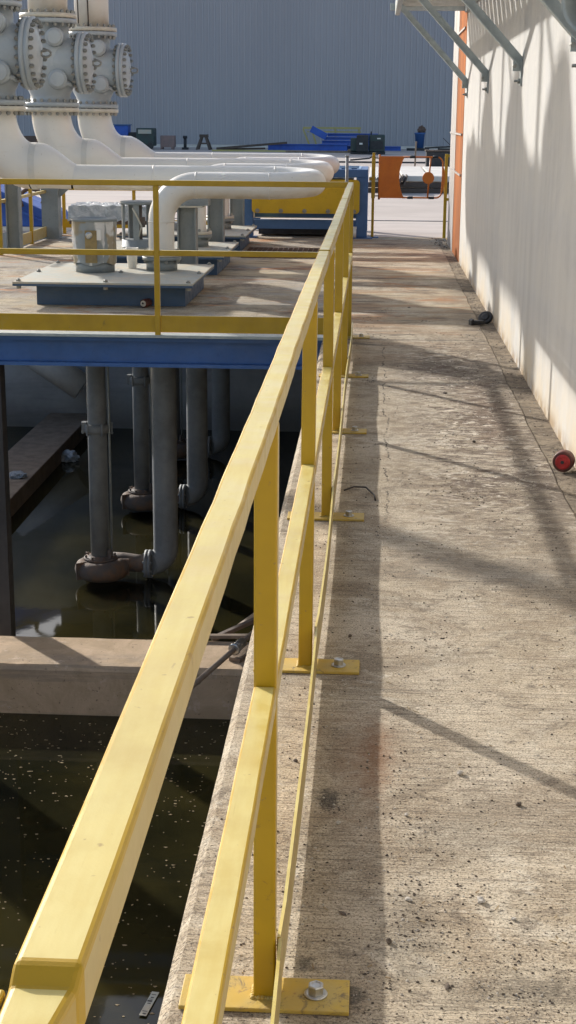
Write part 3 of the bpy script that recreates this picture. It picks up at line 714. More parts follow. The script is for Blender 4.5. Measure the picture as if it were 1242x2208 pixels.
# motor stands
def stand(P, dy, wrapped):
    c = Vector((-2.39, 12.8+dy, .2)); r = .18; hgt = .45
    if wrapped:
        k = MB().prof(c, (0, 0, 1), [(0, .168), (.10, .168), (.10, .15)], 36).build('stand_base', MGREY, P)
        s_ = MB(); vs = []; N = 40; rr = random.Random(4)
        J = 14
        for j in range(J+1):
            for i in range(N):
                t = 2*math.pi*i/N; q = r+.004+.004*math.sin(9*t+j*.4)+rr.uniform(-.003, .003)+.006*j/J
                vs.append((c.x+q*math.cos(t), c.y+q*math.sin(t), c.z+.075+(hgt-.095)*j/J+(0.012*math.sin(5*t) if j == 0 else 0)))
        fs = [(j*N+i, j*N+(i+1) % N, (j+1)*N+(i+1) % N, (j+1)*N+i) for j in range(J) for i in range(N)]
        s_.add(vs, fs, True).build('plastic_sleeve', MDRUM, P)
        MB().prof(c+Vector((0, 0, hgt-.02)), (0, 0, 1), [(0, .196), (.02, .197), (.022, .19), (.022, .15), (.01, .14), (.01, .05)], 36).build('top_flange', MGREY, P)
        b = MB().box(c.x-.045, c.x+.055, c.y-.198, c.y-.188, c.z+.09, c.z+.36)
        b.build('window_opening', MWIN, P)['label'] = 'ochre stained opening in the sleeve'
        MB().prof((c.x-.01, c.y-.199, c.z+.32), (0, -1, 0), [(0, .03), (.006, .03), (.006, .02), (.012, .015)], 16).build('coupling_bolt', MSTEEL, P)
        MB().box(c.x+.05, c.x+.09, c.y-.194, c.y-.19, c.z+.28, c.z+.37).build('paper_label', MFOAM, P)
    else:
        k = MB().prof(c, (0, 0, 1), [(0, .185), (.012, .185), (.012, r), (.08, r)], 30)
        k.build('stand_base', MGREY, P)
        k = MB()
        for t in (R(200), R(268), R(340), R(60), R(130)):
            k.obox(c+Vector((math.cos(t)*.165, math.sin(t)*.165, .25)), Vector((math.cos(t), math.sin(t), 0))*.012, Vector((-math.sin(t), math.cos(t), 0))*.03, (0, 0, .2))
        k.build('stand_leg', MGREY, P)
        MB().prof(c+Vector((0, 0, .43)), (0, 0, 1), [(0, .19), (.03, .19), (.03, .1)], 30).build('top_flange', MGREY, P)
        MB().cyl(c+Vector((0, 0, .05)), c+Vector((0, 0, .46)), .03, 14).cyl(c+Vector((0, 0, .2)), c+Vector((0, 0, .3)), .06, 16).build('shaft_coupling', MIRON, P)
        MB().sweep([c+Vector((-.04, -.17, .40)), c+Vector((.0, -.19, .33)), c+Vector((.05, -.18, .22)), c+Vector((.02, -.17, .12))], .009, 8).build('hose', MPLATE, P)
MWIN = basic('ochre_stained_steel', (.30, .22, .09), (.20, .15, .07), 10, .6)
stand(P1, 0, True); stand(P2, 2.5, False); stand(P3, 5.0, False)

# ------------------------------------------------------------------ pump discharge pipework
def flange_pair(m, c, r, t=.047, gap=.004, n=40):
    c = Vector(c)
    m.prof(c+Vector((0, 0, -t-gap)), (0, 0, 1), [(0, r*.78), (0, r), (t, r), (t, r*.95), (t+2*gap, r*.95), (t+2*gap, r), (2*t+2*gap, r), (2*t+2*gap, r*.78)], n)
MPIPE_G = basic('cream_flange', (.64, .60, .50), (.52, .49, .42), 9, .5)
XS = -3.46; RS = .207; rs = .112
def make_line(dy):
    L = empty('discharge_pipe', (-1.84, 13.0+dy, .33)); y1 = 13.0+dy; y2 = 13.72+dy; z1 = .925; z2 = .955; xe = -.90; Rr = .31
    pts = [Vector((-1.84, y1, .33))]
    pts += [Vector((-1.84+Rr, y1, z1-Rr))+Vector((-Rr*math.cos(t), 0, Rr*math.sin(t))) for t in [math.pi/2*i/10 for i in range(11)]]
    Ru = (y2-y1)/2
    pts += [Vector((xe, y1+Ru, 0))+Vector((Ru*math.sin(t), -Ru*math.cos(t), z1+(z2-z1)*t/math.pi)) for t in [math.pi*i/20 for i in range(21)]]
    pts += [Vector((-2.73, y2, z2))]
    m = MB().sweep(pts, rs, 32, cap=False)
    seams = [pts[1], pts[11], pts[12]]
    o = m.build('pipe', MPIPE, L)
    s_ = MB()
    s_.sweep([Vector((-1.84, y1, z1-Rr-.006)), Vector((-1.84, y1, z1-Rr+.006))], rs+.003, 28)
    for x in (-1.84+Rr, xe): s_.sweep([(x-.006, y1, z1), (x+.006, y1, z1)], rs+.0025, 28)
    for x in (xe, -2.0): s_.sweep([(x-.006, y2, z2), (x+.006, y2, z2)], rs+.0025, 28)
    s_.build('weld_seam', MPIPE, o)
    # eccentric reducer, flat at the bottom
    ks = [i/8 for i in range(9)]
    def sm(t): return .72*t+.28*t*t*(3-2*t)
    rp = [(-2.73-.31*t, y2, (z2-rs)+rs+(RS-rs)*sm(t)) for t in ks]; rad = [rs+(RS-rs)*sm(t) for t in ks]
    MB().sweep(rp+[(-3.06, y2, z2-rs+RS)], rad+[RS], 36, cap=False).build('reducer', MPIPE, L)
    zc = z2-rs+RS; Re = XS and (-3.11-XS)
    MB().sweep([(-3.055, y2, zc), (-3.115, y2, zc)], RS+.002, 36, cap=False).build('primer_band', MPRIMER, L)
    Re = .35; Rz = 1.53-zc
    pts = [Vector((-3.11, y2, 1.53))+Vector((-Re*math.sin(t), 0, -Rz*math.cos(t))) for t in [math.pi/2*i/12 for i in range(13)]]+[Vector((XS, y2, 1.54))]
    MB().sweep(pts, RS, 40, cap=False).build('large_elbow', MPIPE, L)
    f = MB().prof((XS, y2, 1.53), (0, 0, 1), [(0, RS), (0, .298), (.045, .298), (.045, RS)], 44).build('flange', MPIPE_G, L)
    MB().prof((XS, y2, 1.575), (0, 0, 1), [(0, .27), (.008, .27)], 40).build('gasket', MDARK, f)
    ring_objs((XS, y2, 1.579), (0, 0, 1), .265, 20, .021, .17, f)
    f = MB().prof((-1.84, y1, .323), (0, 0, 1), [(0, rs), (0, .17), (.03, .17), (.03, rs)], 36).build('flange', MPIPE_G, L)
    ring_objs((-1.84, y1, .322), (0, 0, 1), .147, 8, .016, .12, f)
    return L
L1 = make_line(0); tag(L1, 'nearest looped cream pipe, crossing just above the deck edge rail', 'pipe', 'cream looped discharge pipes')
copy_tree(L1, (-1.84, 15.5, .33), 'middle one of the three cream looped discharge pipes')
copy_tree(L1, (-1.84, 18.0, .33), 'farthest cream looped discharge pipe, next to the grey cladding')

def make_valve(dy):
    y2 = 13.72+dy; V = empty('check_valve', (XS, y2, 1.583))
    zb = 1.583; zt = 2.47
    m = MB().prof((XS, y2, zb), (0, 0, 1), [(0, .298), (.045, .298), (.047, .215), (.12, .21), (.2, .25), (.32, .285), (.5, .285), (.62, .26), (.72, .215), (zt-zb-.047, .215), (zt-zb-.045, .298), (zt-zb, .298)], 44)
    body = m.build('valve_body', MVALVE, V)
    nk = MB().sweep([(XS-.05, y2, 2.03), (XS+.10, y2, 2.03), (XS+.28, y2, 2.03), (XS+.33, y2, 2.03)], [.26, .27, .245, .245], 40); nk.build('side_neck', MVALVE, body)
    fc = Vector((XS+.325, y2, 2.03))
    c = MB().prof(fc, (1, 0, 0), [(0, .24), (0, .315), (.04, .315), (.04, .305), (.046, .305), (.046, .315), (.085, .315), (.085, .22), (.10, .2), (.125, .12), (.135, .04)], 44)
    cov = c.build('bonnet_cover', MVALVE, V)
    ring_objs(fc+Vector((.043, 0, 0)), (1, 0, 0), .28, 22, .023, .17, cov, 'cover_bolt')
    ey = MB(); N = 14; ec = fc+Vector((.18, 0, 0))
    ey.sweep([ec+Vector((math.cos(t)*.045, 0, math.sin(t)*.03)) for t in [2*math.pi*i/N for i in range(N+1)]], .011, 8).build('lifting_eye', MBOLT, cov)
    bosses = [(.11, 2.28, .083, 1), (.13, 1.86, .088, 1), (-.13, 2.25, .07, 1)]
    for bx, bz, br_, _ in bosses[:2]:
        b = MB().prof((XS+bx, y2-.20, bz), (.12, -1, 0), [(0, br_*1.2), (.085, br_*1.12), (.10, br_*1.02), (.102, br_*.86), (.125, br_*.86), (.126, br_*.80), (.128, br_*.01)], 28)
        b.build('inspection_plug', MVALVE, V)
    b = MB().sweep([(XS+.26, y2-.12, 1.80), (XS+.24, y2-.2, 1.82), (XS+.20, y2-.25, 1.82)], .022, 10).prof((XS+.2, y2-.24, 1.82), (0, -1, 0), [(0, .035), (.03, .035), (.03, .02)], 6)
    b.build('drain_plug', MVALVE, V)
    ring_objs((XS, y2, zt+.004), (0, 0, 1), .265, 20, .021, .17, V)
    MB().prof((XS, y2, zt), (0, 0, 1), [(0, .27), (.008, .27)], 40).build('gasket', MDARK, V)
    return V
V1 = make_valve(0); tag(V1, 'grey flanged check valve cut off by the left edge of the photo', 'valve', 'grey check valves')
copy_tree(V1, (XS, 16.22, 1.583), 'grey flanged check valve standing between the two others')
V3 = copy_tree(V1, (XS, 18.72, 1.583), 'smallest looking grey check valve, farthest right, with an extra small plug')
MB().prof((XS+.02, 18.72-.27, 2.07), (.05, -1, 0), [(0, .055), (.05, .05), (.06, .045), (.062, .03), (.07, .028)], 20).build('small_plug', MVALVE, V3)

def make_stack(dy):
    y2 = 13.72+dy; S = empty('stack_pipe', (XS, y2, 2.478)); zt = 2.478
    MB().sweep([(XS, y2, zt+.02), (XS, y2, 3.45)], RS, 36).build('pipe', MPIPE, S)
    MB().prof((XS, y2, zt), (0, 0, 1), [(0, RS), (0, .298), (.045, .298), (.045, RS)], 44).build('flange', MPIPE_G, S)
    return S
S1 = make_stack(0); tag(S1, 'cream vertical pipe above the leftmost grey valve', 'pipe', 'cream stack pipes')
copy_tree(S1, (XS, 16.22, 2.478), 'cream vertical pipe above the middle grey valve')
S3 = copy_tree(S1, (XS, 18.72, 2.478), 'cream vertical pipe with dark cables hanging down it')
for dx, dz in ((-.13, 0), (-.01, .03)):
    MB().sweep([(XS+dx, 18.72-.225, 2.2+dz), (XS+dx+.01, 18.72-.225, 2.6), (XS+dx, 18.72-.22, 3.0), (XS+dx-.02, 18.72-.22, 3.45)], .008, 6).build('cable', MTWIG, S3)
# header on top (above the frame) with its end column
hp = empty('header_pipe', (XS, 14, 3.3), 'large cream header pipe above the vertical stack pipes', 'pipe')
MB().sweep([(XS, 8.6, 3.72), (XS, 8.7, 3.72), (XS, 20.2, 3.72), (XS, 20.3, 3.72)], [.30, .40, .40, .30], 36).build('pipe', MPIPE, hp)
for y in (12.75, 15.2, 17.7):
    MB().prof((XS, y, 4.0), (0, 0, 1), [(0, .58), (.12, .54), (.3, .43), (.5, .30), (.66, .17), (.76, .04)], 28).build('dome', MVALVE, hp)
for y, z1, r_ in ((14.0, 5.1, .06), (16.6, 5.3, .06), (19.0, 5.0, .06), (11.2, 4.9, .09)):
    MB().sweep([(XS-.1, y, 4.05), (XS-.1, y, z1-.2), (XS-.1, y+.06, z1-.05), (XS-.1, y+.22, z1)], r_, 12).build('shadow_pipe', MGREY, hp)  # unseen thin pipes, added to make the wall shadow more varied
for y in (13.2, 15.7, 18.2):
    MB().cyl((XS+.1, y-.9, 4.0), (XS+.1, y+.5, 5.0), .045, 8).cyl((XS-.3, y+.9, 4.0), (XS-.3, y-.3, 4.9), .045, 8).build('cross_bar', MGREY, hp)  # unseen slanted bars, added to throw crossing shadow lines on the wall
for y in (10.3, 14.35, 16.9, 19.3):
    MB().prof((XS, y, 3.72), (0, 1, 0), [(0, .40), (0, .49), (.05, .49), (.054, .40)], 32).prof((XS, y+.055, 3.72), (0, 1, 0), [(0, .40), (0, .49), (.05, .49), (.05, .40)], 32).build('flange', MPIPE_G, hp)
cl = MB().box(-3.53, -3.39, 9.35, 9.365, 0, 3.31).box(-3.53, -3.39, 9.475, 9.49, 0, 3.31).box(-3.466, -3.454, 9.365, 9.475, 0, 3.31).box(-3.7, -3.2, 9.2, 9.64, -4.2, 0)
tag(cl.build('header_column', MGREY, origin=(XS, 9.42, -4.2)), 'grey steel column carrying the end of the header pipe', 'column')

# supports under the loop pipes
def hcol(m, x, y, z0, z1, w=.17):
    m.box(x-w/2, x-w/2+.012, y-w/2, y+w/2, z0, z1).box(x+w/2-.012, x+w/2, y-w/2, y+w/2, z0, z1).box(x-w/2+.012, x+w/2-.012, y-.006, y+.006, z0, z1)
S = empty('pipe_support', (-1.72, 13.72, 0), 'grey steel post carrying the nearest cream pipe loop', 'pipe support', 'grey pipe supports beside the risers')
m = MB(); hcol(m, -1.70, 13.72, .012, .70); m.build('column', MGREY, S)
MB().box(-1.83, -1.57, 13.6, 13.84, 0, .012).build('base_plate', MGREY, S)
MB().box(-1.82, -1.55, 13.60, 13.84, .70, .715).build('cap_plate', MPLATE, S)
MB().sweep([(-1.79, 13.72, .715), (-1.78, 13.72, .77)], .02, 8).box(-1.80, -1.50, 13.63, 13.81, .716, .80).build('saddle', MGREY, S)
copy_tree(S, (-1.72, 16.22, 0), 'grey steel post carrying the middle cream pipe loop')
copy_tree(S, (-1.72, 18.72, 0), 'grey steel post carrying the farthest cream pipe loop')
m = MB(); hcol(m, -4.02, 16.7, .01, .84, .15); m.box(-4.12, -3.92, 16.6, 16.8, 0, .01)
tag(m.build('side_post', MGREY, origin=(-4.02, 16.7, 0)), 'grey steel post at the left photo edge, behind the deck rail', 'post')
m = MB(); m.box(-4.15, -3.955, 18.7, 18.9, .01, .80).box(-3.955, -3.94, 18.7, 18.9, .01, .83)
m.add([(-3.94, 18.78, .80), (-3.94, 18.82, .80), (-3.80, 18.82, .62), (-3.80, 18.78, .62), (-3.94, 18.78, .5), (-3.94, 18.82, .5)], [(0, 1, 2, 3), (0, 3, 4), (1, 5, 2), (2, 5, 4, 3)])
m.box(-4.19, -3.9, 18.66, 18.94, 0, .01)
tag(m.build('side_post', MGREY, origin=(-4.05, 18.8, 0)), 'wide grey steel post with a gusset right of the blue skid', 'post')

# wrapped box behind the drum
wb = empty('wrapped_cabinet', (-3.0, 16.9, 0), 'flat box wrapped in shiny crumpled plastic behind the taped stand', 'cabinet')
m = MB(); vs = []; NX, NY = 22, 8; rr = random.Random(9)
def wpt(i, j, top):
    x = -3.38+.98*i/NX; y = 16.6+.6*j/NY; return (x+rr.uniform(-.006, .006), y+rr.uniform(-.006, .006), (.535 if top else .395)+rr.uniform(-.012, .012))
g1 = [[wpt(i, j, True) for i in range(NX+1)] for j in range(NY+1)]
per = [(i, 0) for i in range(NX)]+[(NX, j) for j in range(NY)]+[(i, NY) for i in range(NX, 0, -1)]+[(0, j) for j in range(NY, 0, -1)]
vs = [p for row in g1 for p in row]; fs = [(j*(NX+1)+i, j*(NX+1)+i+1, (j+1)*(NX+1)+i+1, (j+1)*(NX+1)+i) for j in range(NY) for i in range(NX)]
b0 = len(vs)
for (i, j) in per:
    p = g1[j][i]; cx, cy = -2.89, 16.9; s = 1+rr.uniform(0, .035)
    vs.append((cx+(p[0]-cx)*s, cy+(p[1]-cy)*s, .37+rr.uniform(-.012, .012)))
K = len(per)
for q in range(K):
    i, j = per[q]; i2, j2 = per[(q+1) % K]
    fs.append((j*(NX+1)+i, j2*(NX+1)+i2, b0+(q+1) % K, b0+q))
m.add(vs, fs, False); m.build('plastic_wrap', MWRAP, wb)
MB().box(-3.38, -2.40, 16.62, 17.18, .33, .372).build('tray', MBROWN, wb)
for x in (-3.32, -2.48):
    for y in (16.68, 17.12): MB().box(x-.015, x+.015, y-.015, y+.015, 0, .33).build('leg', MGREY, wb)

# cup and can on the first plate / deck
cu = MB().prof((-2.12, 13.12, .2), (0, 0, 1), [(0, .036), (.004, .038), (.165, .052), (.17, .057), (.178, .057), (.178, .052), (.165, .049), (.02, .036)], 28)
tag(cu.build('foam_cup', MFOAM, origin=(-2.12, 13.12, .2)), 'white foam cup standing on the grey plate left of the cream riser', 'cup')
cn = empty('drink_can', (-1.83, 11.98, .033), 'dark red drink can lying by the blue pedestal', 'can')
MB().prof((-1.845, 11.93, .034), (.28, 1, 0), [(0, .024), (0, .027), (.006, .0265), (.012, .033), (.105, .033), (.113, .028), (.116, .026)], 24).build('can_body', MDRED, cn)
MB().prof((-1.8455, 11.928, .034), (.28, 1, 0), [(0, .024), (.003, .025)], 20).build('can_lid', MSTEEL, cn)
MB().prof((-1.848, 11.924, .037), (.28, 1, 0), [(0, .009), (.002, .009)], 12).build('can_opening', MDARK, cn)

# loose grating panel on the deck by the machine
m = MB()
for i in range(17): m.box(-1.45+i*.058, -1.445+i*.058, 16.4, 17.6, .003, .022)
for i in range(17): m.box(-1.45, -.52, 16.4+i*.072, 16.406+i*.072, .003, .02)
tag(m.build('grating_panel', MBROWN, origin=(-1, 17, 0)), 'flat brown steel grating panel lying on the deck before the blue machine', 'grating')

# pipe hanging at the back wall of the pit
pd = Vector((.62, 0, -.42)).normalized()
m = MB().sweep([Vector((-4.75, 19.2, -1.33)), Vector((-4.75, 19.2, -1.33))+pd*1.15], .18, 24)
tag(m.build('hanging_duct', MFOAM, origin=(-4.5, 19.2, -1.4)), 'pale slanted duct end hanging at the back wall of the pit', 'duct')

# ------------------------------------------------------------------ debris on the baffle wall by the pit side
def plank(name, p, q, w_, h_, mat, label, cat, group=None, bev=.003):
    m = MB().beam(p, q, w_, h_); o = m.build(name, mat, origin=Vector(p), bevel=bev); return tag(o, label, cat, group)
pp = empty('coupled_pipe', (-1.0, 9.9, -2.15), 'thin grey pipe with a shiny coupling leaning across the low wall', 'pipe')
MB().cyl((-1.18, 9.2, -2.20), (-.42, 11.2, -2.04), .020, 12).build('pipe', MWOOD, pp)
MB().cyl((-.925, 9.87, -2.146), (-.875, 10.0, -2.136), .036, 18).prof((-.925, 9.87, -2.146), (.35, .92, .07), [(0, .03), (0, .044), (.02, .044), (.02, .03)], 18).build('coupling', MSTEEL, pp)
plank('plank', (-.92, 9.85, -2.215), (-.45, 10.9, -2.20), .09, .03, MWOOD, 'weathered plank lying flat under the coupled pipe', 'plank')
plank('plank', (-1.25, 10.28, -2.2), (-.40, 10.32, -2.19), .05, .025, MWOOD, 'grey batten lying across the back edge of the low wall', 'plank')
plank('plank', (-1.15, 10.5, -2.3), (-.40, 10.75, -2.0), .05, .03, MDKWOOD, 'dark broken timber sticking up behind the low wall', 'plank')
plank('plank', (-1.0, 10.9, -2.35), (-.42, 11.1, -1.95), .07, .02, MWOOD, 'splintered board propped against the pit side', 'plank')
# floating label strip with black marks
fs_ = empty('floating_strip', (-.99, 6.2, -2.597), 'torn white strip with black marks floating near the pit edge', 'litter')
a_ = Vector((.032, .19, 0)).normalized(); b_ = Vector((a_.y, -a_.x, 0)); c0 = Vector((-.99, 6.2, -2.592))
MB().obox(c0, b_*.018, a_*.10, (0, 0, .0015)).build('strip', MPLATE, fs_)
m = MB()
for t, wd in ((-.085, .010), (-.065, .004), (.0, .006), (.02, .012), (.036, .003), (.05, .006), (.075, .004)): m.obox(c0+a_*t+b_*rnd.uniform(-.004, .004)+Vector((0, 0, .0021)), b_*rnd.uniform(.007, .013), a_*wd*.5, (0, 0, .0004))
m.build('black_marks', MBLACK, fs_)

# ------------------------------------------------------------------ litter along the wall
rl = empty('roller_wheel', (.86, 6.45, 0), 'red-faced worn roller lying against the foot of the wall', 'roller')
ax = Vector((.32, 1, 0)).normalized(); c0 = Vector((.846, 6.40, .048))
MB().prof(c0, ax, [(0, .036), (0, .043), (.006, .046), (.05, .046), (.058, .040), (.062, .030), (.075, .030), (.08, .034), (.095, .034), (.10, .025)], 36).build('tyre', MDRED, rl)
MB().prof(c0-ax*.003, ax, [(0, .026), (.001, .033), (.004, .034)], 30).prof(c0-ax*.005, ax, [(0, .014), (.004, .018)], 20).build('hub_face', MRED, rl)
MB().prof(c0-ax*.007, ax, [(0, .008), (.004, .009)], 6).build('hub_nut', MDARK, rl)
MB().cyl(c0+ax*.06, c0+ax*.13+Vector((.01, 0, -.012)), .012, 10).build('axle', MDARK, rl)
ds = empty('grinder_disc', (.84, 11.3, 0), 'black round rubber cap tipped up at the wall foot', 'cap')
ax = Vector((-.45, -1, .95)).normalized(); c0 = Vector((.855, 11.33, .046))
MB().prof(c0, -ax, [(0, .040), (0, .050), (.006, .056), (.02, .056), (.03, .042)], 32).prof(c0+ax*.004, -ax, [(0, .020), (.004, .036)], 24).build('disc', MDARK, ds)
MB().obox((.79, 11.22, .018), (.05, .01, 0), (-.006, .03, 0), (0, 0, .014)).obox((.745, 11.2, .022), (.012, .01, .004), (-.01, .025, 0), (0, 0, .02)).build('body', MDARK, ds, bevel=.005)
# wire on the ground
m = MB().sweep([(-.10, 5.98, .006), (-.06, 6.02, .012), (-.01, 6.0, .016), (.025, 5.9, .008), (.03, 5.83, .005)], .0035, 6)
tag(m.build('wire_offcut', MTWIG, origin=(-.05, 6, 0)), 'curved dark wire offcut lying on the concrete beside the yellow toe plate', 'wire')
# pebbles, chips and grit
def stone(name, x, y, s, mat, label, seed, el=(1, 1, .7)):
    s *= .85 if mat is MSTONE else .68
    r = random.Random(seed); bm = bmesh.new(); bmesh.ops.create_icosphere(bm, subdivisions=2, radius=1)
    for v in bm.verts:
        k = r.uniform(.68, 1.12); v.co = Vector((v.co.x*s*el[0]*k, v.co.y*s*el[1]*k, v.co.z*s*el[2]*k))
    z0 = min(v.co.z for v in bm.verts)
    for v in bm.verts: v.co.z -= z0*.8
    me = bpy.data.meshes.new(name); bm.to_mesh(me); bm.free(); me.materials.append(mat)
    o = bpy.data.objects.new(name, me); col.objects.link(o); o.location = (x, y, 0); o.rotation_euler.z = r.uniform(0, 3)
    return tag(o, label, 'stone', 'stones lying on the walkway')
SL = [(.240, 2.665, .0105, MSTONE, 'largest pale rounded stone on the walkway near the camera', (1.3, 1, .7)),
      (.232, 3.255, .009, MSTONE, 'pale stone casting a shadow below the diagonal post shadow', (1.2, 1, .9)),
      (.355, 3.10, .011, MSTONED, 'dark flat stone below the right end of the diagonal shadow', (1.2, .8, .7)),
      (.098, 2.66, .008, MSTONE, 'pale chip among dark crumbs left of the largest pale stone', (1.3, .8, .6)),
      (-.032, 2.60, .010, MSTONED, 'dark flake in the shadow strip of the toe plate', (1.6, .9, .3)),
      (-.045, 4.20, .009, MSTONED, 'dark lump in the shadow strip beyond the second base plate', (1.2, .8, .8)),
      (-.05, 2.98, .007, MSTONE, 'small pale pebble inside the toe plate shadow by the dark smudge', (1, 1, .8)),
      (.057, 2.50, .010, MSTONED, 'black crumb beside the shadow edge at the bottom of the photo', (1, 1, .9)),
      (.16, 2.36, .009, MSTONED, 'dark curled scrap at the bottom centre of the walkway', (2, .8, .4)),
      (-.225, 3.02, .008, MSTONED, 'dark lump on the pit edge left of the yellow mid rail', (1.4, .9, .9)),
      (-.160, 3.30, .008, MSTONED, 'dark crumb beneath the toe plate beyond the first post', (1.4, .8, .8)),
      (.30, 2.60, .006, MSTONE, 'little grey pebble right of the largest pale stone', (1.2, .8, .7)),
      (.10, 3.03, .006, MSTONE, 'white pebble just right of the rust stain', (1, 1, .8)),
      (.42, 8.3, .022, MSTONED, 'dark lump in the middle of the far walkway', (1.4, .9, .4)),
      (.50, 7.0, .012, MSTONED, 'black dot-like lump on the pale patch of walkway', (1.2, 1, .7)),
      (.30, 12.2, .02, MSTONED, 'flat dark scrap on the rust-streaked walkway', (1.4, 1, .3))]
for i, (x, y, s, mt, lb, el) in enumerate(SL): stone('stone', x, y, s, mt, lb, 40+i, el)
m = MB(); m2 = MB(); r2 = random.Random(21)
def chip(m, x, y, z, s):
    k = r2.choice((4, 5)); a0 = r2.uniform(0, 6.28); el = r2.uniform(.5, 1)
    bs = [(x+math.cos(a0+2*math.pi*i/k)*s*r2.uniform(.7, 1.1), y+math.sin(a0+2*math.pi*i/k)*s*el*r2.uniform(.7, 1.1), z) for i in range(k)]
    tp = [(x+(p[0]-x)*.55, y+(p[1]-y)*.55, z+s*r2.uniform(.35, .8)) for p in bs]
    m.add(bs+tp, [tuple(range(k, 2*k))]+[(i, (i+1) % k, k+(i+1) % k, k+i) for i in range(k)])
clus = [(r2.uniform(-.3, .75), 2.1+10*r2.random()**1.6, r2.uniform(.03, .16)) for _ in range(60)]+[(.09, 2.55, .05), (.12, 2.75, .09), (.10, 3.0, .08), (.16, 2.6, .10), (.3, 2.3, .08), (.45, 2.35, .1), (.2, 2.4, .08), (-.2, 2.8, .08), (-.14, 2.5, .05), (.08, 3.3, .1)]*3
for i in range(6500):
    if r2.random() < .55:
        cx, cy, sp = r2.choice(clus); x = r2.gauss(cx, sp*.6); y = r2.gauss(cy, sp)
    else: x = r2.uniform(-.31, .8); y = 2.05+9*r2.random()**1.7
    if not (-.31 < x < .80) or y < 2: continue
    s = r2.choice((.0009, .001, .0012, .0014, .0017, .002, .0025, .0035))*(1+.05*y)
    chip(m if r2.random() < .72 else m2, x, y, 0, s)
for i in range(800):
    y = r2.uniform(5.2, 17.5); x = XW-abs(r2.gauss(0, .05))-.004
    chip(m if r2.random() < .6 else m2, x, y, -.004, r2.choice((.0015, .002, .003, .004, .006)))
for i in range(110):
    x = r2.gauss(.83, .06); y = r2.gauss(18.6, .5)
    if x > .9: continue
    chip(m if r2.random() < .5 else m2, x, y, 0, r2.uniform(.005, .014))
tag(m.build('dark_grit', MSTONED), 'dark crumbs and grit scattered over the concrete', 'grit', kind='stuff')
tag(m2.build('pale_grit', MSTONE), 'pale chips and grit scattered over the concrete', 'grit', kind='stuff')
m = MB()
for i in range(70):
    x = r2.uniform(-.1, .75); y = 2.1+4*r2.random()**1.4; a = r2.uniform(0, 3.14); l = r2.uniform(.006, .016)
    m.beam((x, y, .003), (x+l*math.cos(a), y+l*math.sin(a), .003+r2.uniform(0, .004)), .0025, .0015)
tag(m.build('wood_splinters', MLEAF), 'thin pale wood splinters scattered on the walkway', 'splinters', kind='stuff')

# ------------------------------------------------------------------ blue machine with yellow guard
mc = empty('blue_machine', (-.87, 19.4, 0), 'blue steel machine frame with a yellow guard panel at the walkway end', 'machine')
MB().box(-1.665, -.09, 19.30, 19.42, .76, .86).box(-1.665, -.09, 20.5, 20.62, .76, .86).box(-1.665, -1.55, 19.42, 20.5, .76, .86).box(-.20, -.09, 19.42, 20.5, .76, .86).build('top_frame', MBLUE2, mc, bevel=.006)
for x0, x1 in ((-1.665, -1.55), (-.235, -.09)):
    for y0 in (19.30, 20.5):
        MB().box(x0, x1, y0, y0+.12, .012, .759).build('leg', MBLUE2, mc, bevel=.006)
for x0, x1 in ((-1.72, -1.5), (-.30, -.02)): MB().box(x0, x1, 19.24, 19.46, 0, .011).build('foot_plate', MBLUE2, mc)
MB().box(-1.549, -.236, 19.33, 19.40, .11, .22).box(-1.549, -.236, 19.35, 19.40, .25, .31).build('lower_rail', MBLUE2, mc)
MB().box(-1.549, -.236, 19.315, 19.345, .245, .255).box(-1.545, -1.53, 19.315, 19.345, .245, .31).build('conduit', MPIPE, mc)
MB().box(-1.50, -.28, 19.6, 20.4, .02, .10).box(-1.5, -.28, 19.55, 20.45, .3, .74).build('inner_tank', MBLACK, mc)
vs = []; x0, x1, z0, z1, r_ = -1.56, -.19, .31, .735, .05; pr = []
for cx, cz, a0 in ((x1-r_, z1-r_, 0), (x0+r_, z1-r_, 90), (x0+r_, z0+r_, 180), (x1-r_, z0+r_, 270)):
    for k in range(6): a = R(a0+18*k); pr.append((cx+r_*math.cos(a), cz+r_*math.sin(a)))
K = len(pr); m = MB().add([(x, 19.24, z) for x, z in pr]+[(x, 19.262, z) for x, z in pr], [tuple(range(K)), tuple(reversed(range(K, 2*K)))]+[(i, K+i, K+(i+1) % K, (i+1) % K) for i in range(K)])
pn = m.build('guard_panel', MY2, mc)
for x in (-1.50, -1.20, -.90, -.60, -.27):
    b = MB(); b.cyl((x, 19.245, .345), (x, 19.21, .34), .013, 8).prof((x+.012, 19.235, .34), (0, -1, 0), [(0, .028), (.006, .028)], 10)
    b.build('guard_bolt', MBOLT, pn)
m = MB()
for i in range(11): m.box(-1.53+i*.13, -1.48+i*.13, 19.43, 20.49, .845, .866)
for i in range(4): m.box(-1.54, -.21, 19.55+i*.25, 19.57+i*.25, .867, .875)
m.build('top_grating', MPLATEB, mc) if False else m.build('top_grating', basic('pale_blue_grating', (.28, .42, .60), (.2, .33, .5), 5, .5), mc)
MB().cyl((-.245, 19.27, .01), (-.245, 19.27, .12), .022, 10).box(-.27, -.22, 19.25, 19.29, .12, .15).build('white_valve', MPIPE, mc)
m = MB().cyl((-.345, 18.7, 0), (-.345, 18.7, 1.03), .020, 14).cyl((-.345, 18.7, 1.03), (-.345, 18.7, 1.05), .026, 14).box(-.40, -.29, 18.64, 18.76, 0, .01)
tag(m.build('grey_bollard', MGREYD, origin=(-.345, 18.7, 0)), 'thin grey post standing before the blue machine', 'post')

